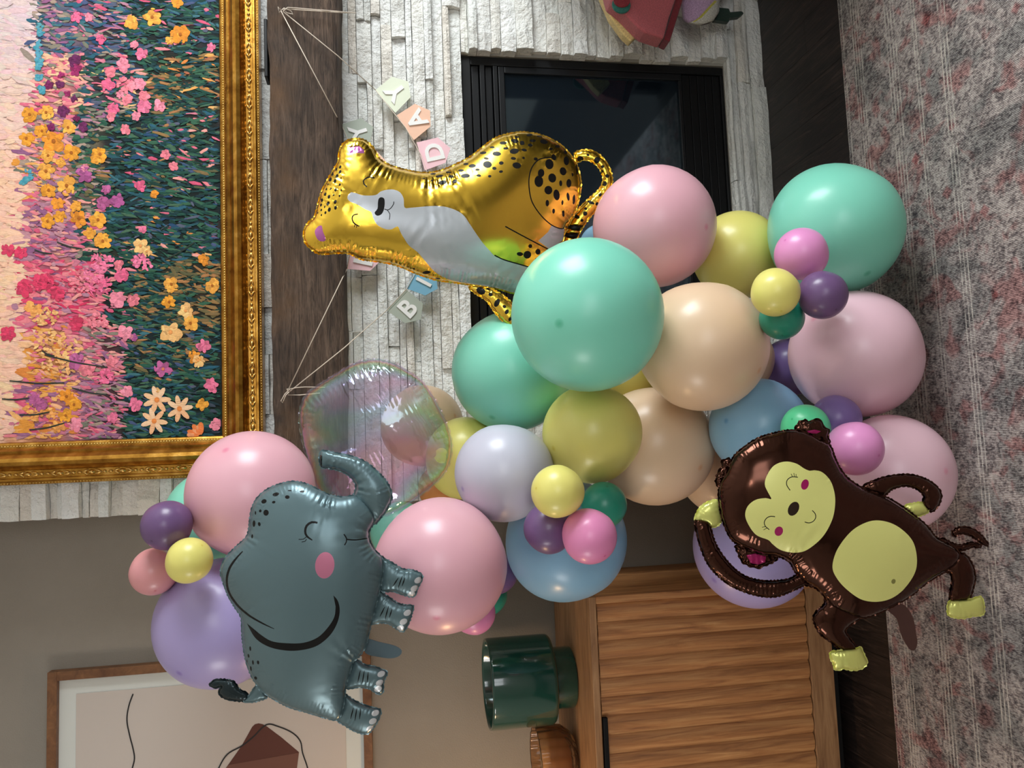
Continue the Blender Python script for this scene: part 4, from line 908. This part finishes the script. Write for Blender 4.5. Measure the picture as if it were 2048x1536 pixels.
foil('ear', mk, zk([(590,160),(605,118),(640,103),(665,113),(692,98),(725,110),(737,140),(762,152),(757,182),(767,212),(745,228),(720,222),(680,215),(630,190)]), lambda x, y: 1.378, .5, m_mf, mg([(650,158),(690,152),(722,160),(700,172),(660,170)]), wr=(.5, 16., 12.), cut=2.5)
foil('ear', mk, zk([(285,745),(300,790),(320,830),(360,850),(400,860),(440,845),(480,828),(500,800),(430,770),(340,745)]), lambda x, y: 1.378, .5, m_mf, mg([(340,795),(390,785),(440,800),(436,830),(400,842),(362,835)]), wr=(.5, 14., 12.), cut=2.5)
foil('hair_tuft', mk, zk([(185,430),(190,380),(213,345),(217,312),(250,300),(268,322),(262,350),(270,380),(240,430),(212,450)]), lambda x, y: 1.376, .5, m_mf, wr=(.5, 14., 10.), cut=2.4)
tl_ = stroke(zk([(1345,735),(1400,748),(1450,758),(1500,742),(1545,745),(1572,742),(1545,712),(1505,685),(1455,670),(1415,676),(1398,705),(1412,735)]), [12, 11, 11, 10, 9, 6, 9, 11, 12, 12, 10, 8], 3)
foil('tail', mk, stroke(zk([(1400,695),(1420,672),(1465,668),(1515,690),(1550,722),(1578,744)]), [10, 13, 14, 14, 12, 4], 3)[::2], lambda x, y: 1.366, .6, m_mf, wr=(.4, 9., 8.), cut=2.3)
foil('tail', mk, stroke(zk([(1330,722),(1390,748),(1440,757),(1490,742),(1540,748)]), [16, 13, 11, 10, 6], 3)[::2], lambda x, y: 1.378, .6, m_mf, wr=(.4, 9., 8.), cut=2.3)
m_mflap = mat('brown_film', (84, 56, 50), .3, .3); 
fl = flap('filling_flap', mk, zk([(1062,1070),(1120,1042),(1160,1060),(1195,1120),(1210,1200),(1216,1240),(1205,1278),(1182,1282),(1160,1255),(1132,1200),(1110,1122)]), 1.375, m_mflap)

# clear iridescent film balloon
m_film = bpy.data.materials.new('iridescent_clear_film'); m_film.use_nodes = True; g = NT(m_film)
v = g.obj(); lw = g.n('ShaderNodeLayerWeight'); lw.inputs['Blend'].default_value = .35
hue = g.math('FRACT', g.math('ADD', g.math('MULTIPLY', lw.outputs['Facing'], 1.6), g.math('MULTIPLY', g.noise(v, 4.0, 2, .5, .8), 2.6)))
irid = g.mix(.62, (1, 1, 1, 1), g.ramp(hue, [(0, (255, 190, 220)), (.2, (236, 170, 240)), (.4, (170, 210, 255)), (.58, (160, 255, 205)), (.78, (255, 226, 160)), (1, (255, 190, 220))]))
tp = g.n('ShaderNodeBsdfTransparent'); g.l(g.mix(.5, (1, 1, 1, 1), irid, 'MULTIPLY'), tp.inputs[0])
gl = g.n('ShaderNodeBsdfGlossy'); gl.inputs['Roughness'].default_value = .07; g.l(irid, gl.inputs[0])
wv = g.noise(g.obj((1, 1, 1)), 22, 4, .6, 1.); bp = g.n('ShaderNodeBump'); bp.inputs['Strength'].default_value = .28; bp.inputs['Distance'].default_value = .006
mpw = g.n('ShaderNodeMapping'); g.l(v, mpw.inputs['Vector']); mpw.inputs['Rotation'].default_value = (0, math.radians(28), 0)
wvt = g.n('ShaderNodeTexWave', bands_direction='Z'); wvt.inputs['Scale'].default_value = 26; wvt.inputs['Distortion'].default_value = 3.; wvt.inputs['Detail'].default_value = 2; g.l(mpw.outputs[0], wvt.inputs['Vector'])
creased = g.ramp(g.noise(v, 6., 2), [(.48, (0, 0, 0, 1)), (.6, (1, 1, 1, 1))])
g.l(g.math('ADD', g.math('MULTIPLY', wv, .12), g.math('MULTIPLY', wvt.outputs['Fac'], creased)), bp.inputs['Height']); g.l(bp.outputs[0], gl.inputs['Normal'])
mx = g.n('ShaderNodeMixShader'); g.l(g.math('ADD', .12, g.math('MULTIPLY', lw.outputs['Facing'], .34)), mx.inputs[0]); g.l(tp.outputs[0], mx.inputs[1]); g.l(gl.outputs[0], mx.inputs[2])
df_ = g.n('ShaderNodeBsdfTranslucent'); df_.inputs[0].default_value = (.9, .9, .9, 1); mx2 = g.n('ShaderNodeMixShader'); mx2.inputs[0].default_value = .07
g.l(mx.outputs[0], mx2.inputs[1]); g.l(df_.outputs[0], mx2.inputs[2])
out = [n for n in m_film.node_tree.nodes if n.type == 'OUTPUT_MATERIAL'][0]; g.l(mx2.outputs[0], out.inputs[0])
zb2 = lambda P: zm(P, 560, 700, 3.657)
bu = empty('film_balloon', PT(900, 880, 1.73), 'clear iridescent film balloon behind the trunk of the elephant', 'foil balloon')
foil('film_skin', bu, zb2([(140,500),(155,400),(200,315),(290,250),(400,180),(520,108),(620,75),(720,70),(830,95),(930,150),(1030,220),(1100,310),(1165,420),(1220,540),(1250,640),(1256,730),(1238,830),(1190,920),(1110,1000),(1010,1080),(900,1150),(790,1205),(650,1240),(500,1225),(380,1165),(290,1060),(240,950),(200,800),(160,650)]), lambda x, y: 1.725, .42, m_film, wr=(.07, 17., 46.), seam=2.5)

# ---------------------------------------------------------------- birthday banners
m_tw = mat('cotton_twine', (214, 200, 184), .9)
PENC = dict(sage=(168, 176, 164), blue=(122, 178, 206), pink=(238, 196, 204), cream=(224, 230, 208), peach=(242, 198, 172))
PM = {k_: mat('card_'+k_, c, .8) for k_, c in PENC.items()}; m_let = mat('white_card_letter', (238, 238, 236), .7)
def pyv(x, y, Y): return Vector(PY(x, y, Y))
def banner(name, label, items, Ys):
    ends = [pyv(*items[0][1], Ys)]; rt = empty(name, pyv(items[len(items)//2][1][0], items[len(items)//2][1][1], Ys), label, 'banner', 'paper letter banners'); rl = rt.location
    for ch_, a, b, col in items:
        A_, B2 = pyv(*a, Ys), pyv(*b, Ys); e1 = (B2-A_); w = e1.length; e1.normalize(); nn = Vector((0, -1, 0)); e2 = nn.cross(e1)
        if e2.z < 0: e2 = -e2
        tiltq = random.uniform(-.05, .05)
        def q(u, v_, d): return A_-rl+e1*u+e2*v_+nn*(d+tiltq*(u-w/2))
        sh = [(0, 0), (w, 0), (w*1.02, -.043*w/.0585), (w*.57, -.0625*w/.0585), (w*.10, -.044*w/.0585)]
        sh = [(0, .0), (w, .0), (w*1.02, -.735*w), (w*.56, -1.05*w), (w*.10, -.75*w)]
        mb = MB().prism([q(u, v_, 0) for u, v_ in sh], nn*.0012); pn = mb.build('pennant', PM[col], rt)
        MB().prism([q(u, v_, .0014) for u, v_ in [(0, .001), (w, .001), (w, -.004), (0, -.004)]], nn*.0008).build('fold', PM[col], pn)
        tm = text_mesh(ch_, w*.86, .0011, w*.022); R3 = Matrix((e1, e2, nn)).transposed().to_4x4(); R3.translation = q(w*.53, -w*.50, .0028)
        tm.transform(R3); link('letter', tm, pn, (m_let,))
    return rt
b1 = banner('happy_banner', 'upper pastel paper letter banner on twine, mostly behind the gold cheetah',
    [('H', (694,538), (706,480), 'pink'), ('A', (706,479), (714,421), 'blue'), ('P', (714,420), (714,362), 'cream'), ('P', (714,361), (706,303), 'peach'), ('Y', (703,300), (683,249), 'sage')], 2.085)
b2 = banner('birthday_banner', 'lower pastel paper letter banner draped across the white stone',
    [('B', (773,621), (813,579), 'sage'), ('I', (813,577), (837,532), 'blue'), ('R', (842,527), (860,474), 'cream'), ('T', (861,472), (868,416), 'peach'), ('H', (868,413), (859,357), 'sage'), ('D', (850,341), (834,285), 'pink'), ('A', (828,280), (794,231), 'peach'), ('Y', (791,226), (751,180), 'cream')], 2.092)
def twine(root, pts, r=.0013, name='twine'):
    rl = np.array(root.location); P = [PY(x, y, Y)-rl for x, y, Y in pts]; P = smoothloop(P, .02, False) if name == 'bow' else np.array(P)
    return MB().tube([Vector(p) for p in P], r, 6).build(name, m_tw, root, True)
YBM = 1.972
twine(b1, [(575,783,YBM),(684,558,YBM),(694,538,2.083)]); twine(b1, [(683,249,2.083),(673,232,YBM),(562,22,YBM)])
twine(b2, [(577,785,YBM),(688,696,YBM),(773,621,2.090)]); twine(b2, [(751,180,2.090),(676,112,YBM),(566,23,YBM)])
twine(b1, [(694,538,2.083),(706,480,2.083),(714,421,2.083),(714,361,2.083),(705,302,2.083),(683,249,2.083)], .0011)
twine(b2, [(773,621,2.09),(813,578,2.09),(840,530,2.09),(861,473,2.09),(868,415,2.09),(859,357,2.09),(842,310,2.09),(811,255,2.09),(751,180,2.09)], .0011)
twine(b1, [(562,20,1.966),(556,14,1.964),(558,25,1.962),(568,16,1.964),(582,22,1.964),(586,28,1.966),(574,26,1.966),(565,18,1.968),(600,20,1.972),(650,23,1.972),(677,25,1.972),(700,26,2.06)], .0012, 'bow')
twine(b2, [(566,23,1.964),(575,15,1.966),(590,16,1.97),(640,20,1.972),(677,23,1.972),(712,26,2.06)], .0012, 'bow')
twine(b1, [(578,784,1.964),(572,790,1.962),(565,806,1.964),(562,802,1.964),(570,788,1.966),(580,778,1.966),(610,774,1.97),(650,775,1.975)], .0012, 'bow')
twine(b2, [(577,786,1.964),(574,778,1.964),(582,776,1.966),(576,790,1.966),(600,790,1.97),(640,786,1.974)], .0012, 'bow')

# ---------------------------------------------------------------- soft toys at the right of the hearth
def fabric(name, rgb):
    m = mat(name, rgb, .9, sheen=.3); g = NT(m); v = g.obj(); n1 = g.noise(v, 300, 3, .7); g.color(g.mix(.5, lin(rgb), g.ramp(n1, [(.35, (120,120,120)), (.65, (255,255,255))]), 'MULTIPLY')); g.bump(n1, .6, .004); return m
m_f1 = fabric('pink_terry', (196, 96, 102)); m_f2 = fabric('red_felt', (124, 18, 34)); m_f3 = fabric('straw_felt', (236, 206, 136)); m_f4 = fabric('teal_felt', (28, 110, 96)); m_f5 = fabric('lilac_cotton', (206, 170, 206)); m_f6 = fabric('white_cotton', (222, 218, 206)); m_f7 = fabric('lemon_ribbon', (214, 204, 84)); m_f8 = fabric('dark_green_felt', (14, 50, 38))
ty = empty('plush_cushion', PY(1330, -20, 1.95), 'pink terry plush cushion with red side and straw yellow back beside the firebox', 'cushion')
def toy(root, name, P, m, Y, d, bw=.006):
    rl = np.array(root.location); V = [PY(x, y, Y)-rl for x, y in P]; o = MB().prism(V, np.array([0, d, 0])).build(name, m, root)
    bm = bmesh.new(); bm.from_mesh(o.data); bmesh.ops.recalc_face_normals(bm, faces=bm.faces); bm.to_mesh(o.data); bm.free(); bevel(o, bw, 3); return o
toy(ty, 'front', [(1205,-60),(1222,2),(1247,24),(1278,56),(1289,64),(1328,77),(1338,38),(1351,0),(1375,-75)], m_f1, 1.95, .055)
toy(ty, 'side', [(1351,0),(1375,-75),(1398,-75),(1366,0),(1340,83),(1328,77)], m_f2, 1.955, .05, .003)
toy(ty, 'back', [(1180,-75),(1204,-6),(1222,35),(1247,69),(1262,83),(1285,61),(1260,20),(1230,-70)], m_f3, 1.998, .03, .004)
toy(ty, 'patch', ell(1243, 9, 19, 17, .4, 18), m_f4, 1.945, .006, .002); toy(ty, 'patch_centre', ell(1244, 0, 17, 14, .2, 18), fabric('crimson_terry', (140, 20, 34)), 1.941, .005, .002)
lt = empty('plush_toy', PY(1500, -90, 2.03), 'lilac plush toy with white and lemon trim and dark green stem on the floor', 'toy')
LO = np.array([(1352,-30),(1362,10),(1366,38),(1378,47),(1400,51),(1425,43),(1438,24),(1441,0),(1470,-40),(1500,-80),(1480,-140),(1400,-140),(1360,-90)], float)
foil('body', lt, LO, lambda x, y: 2.02/ray(x, y)[1], .5, m_f5, [('trim', m_f6, [np.array([(1376,46),(1398,51.5),(1426,43),(1439,23),(1442,-1),(1434,0),(1419,14),(1398,36)])]), ('ribbon', m_f7, [np.array([(1388,44),(1404,34),(1422,14),(1434,2),(1429,0),(1416,14),(1398,34),(1386,43)])])], wr=(.05, 11., 8.), seam=0)
toy(lt, 'stem', [(1430,13),(1459,16),(1461,23),(1484,21),(1489,26),(1479,33),(1461,35),(1459,43),(1428,39)], m_f8, 2.035, .02, .004)

# ---------------------------------------------------------------- dark armchair, out of view, added to shade the stone, by the toys
m_ac = mat('charcoal_upholstery', (34, 32, 34), .9, sheen=.2); m_acl = mat('black_wood_leg', (16, 13, 12), .5)
ac = empty('shade_armchair', (1.86, 1.6, 0), 'charcoal armchair out of view, added to shade the stone beside the plush toys', 'shade_armchair')
def acb(n, m, x0, x1, y0, y1, z0, z1, w=.03): o = MB().box(x0-1.86, x1-1.86, y0-1.6, y1-1.6, z0, z1).build(n, m, ac); bevel(o, w, 3); return o
acb('seat', m_ac, 1.62, 2.26, 1.25, 1.84, .16, .42); acb('armrest', m_ac, 1.47, 1.61, 1.25, 1.98, .12, .80); acb('armrest', m_ac, 2.27, 2.40, 1.25, 1.98, .12, .66); acb('backrest', m_ac, 1.62, 2.26, 1.85, 2.02, .16, .84)
for x_ in (1.5, 2.32):
    for y_ in (1.29, 1.90): acb('leg', m_acl, x_, x_+.05, y_, y_+.05, 0.001, .13, .004)
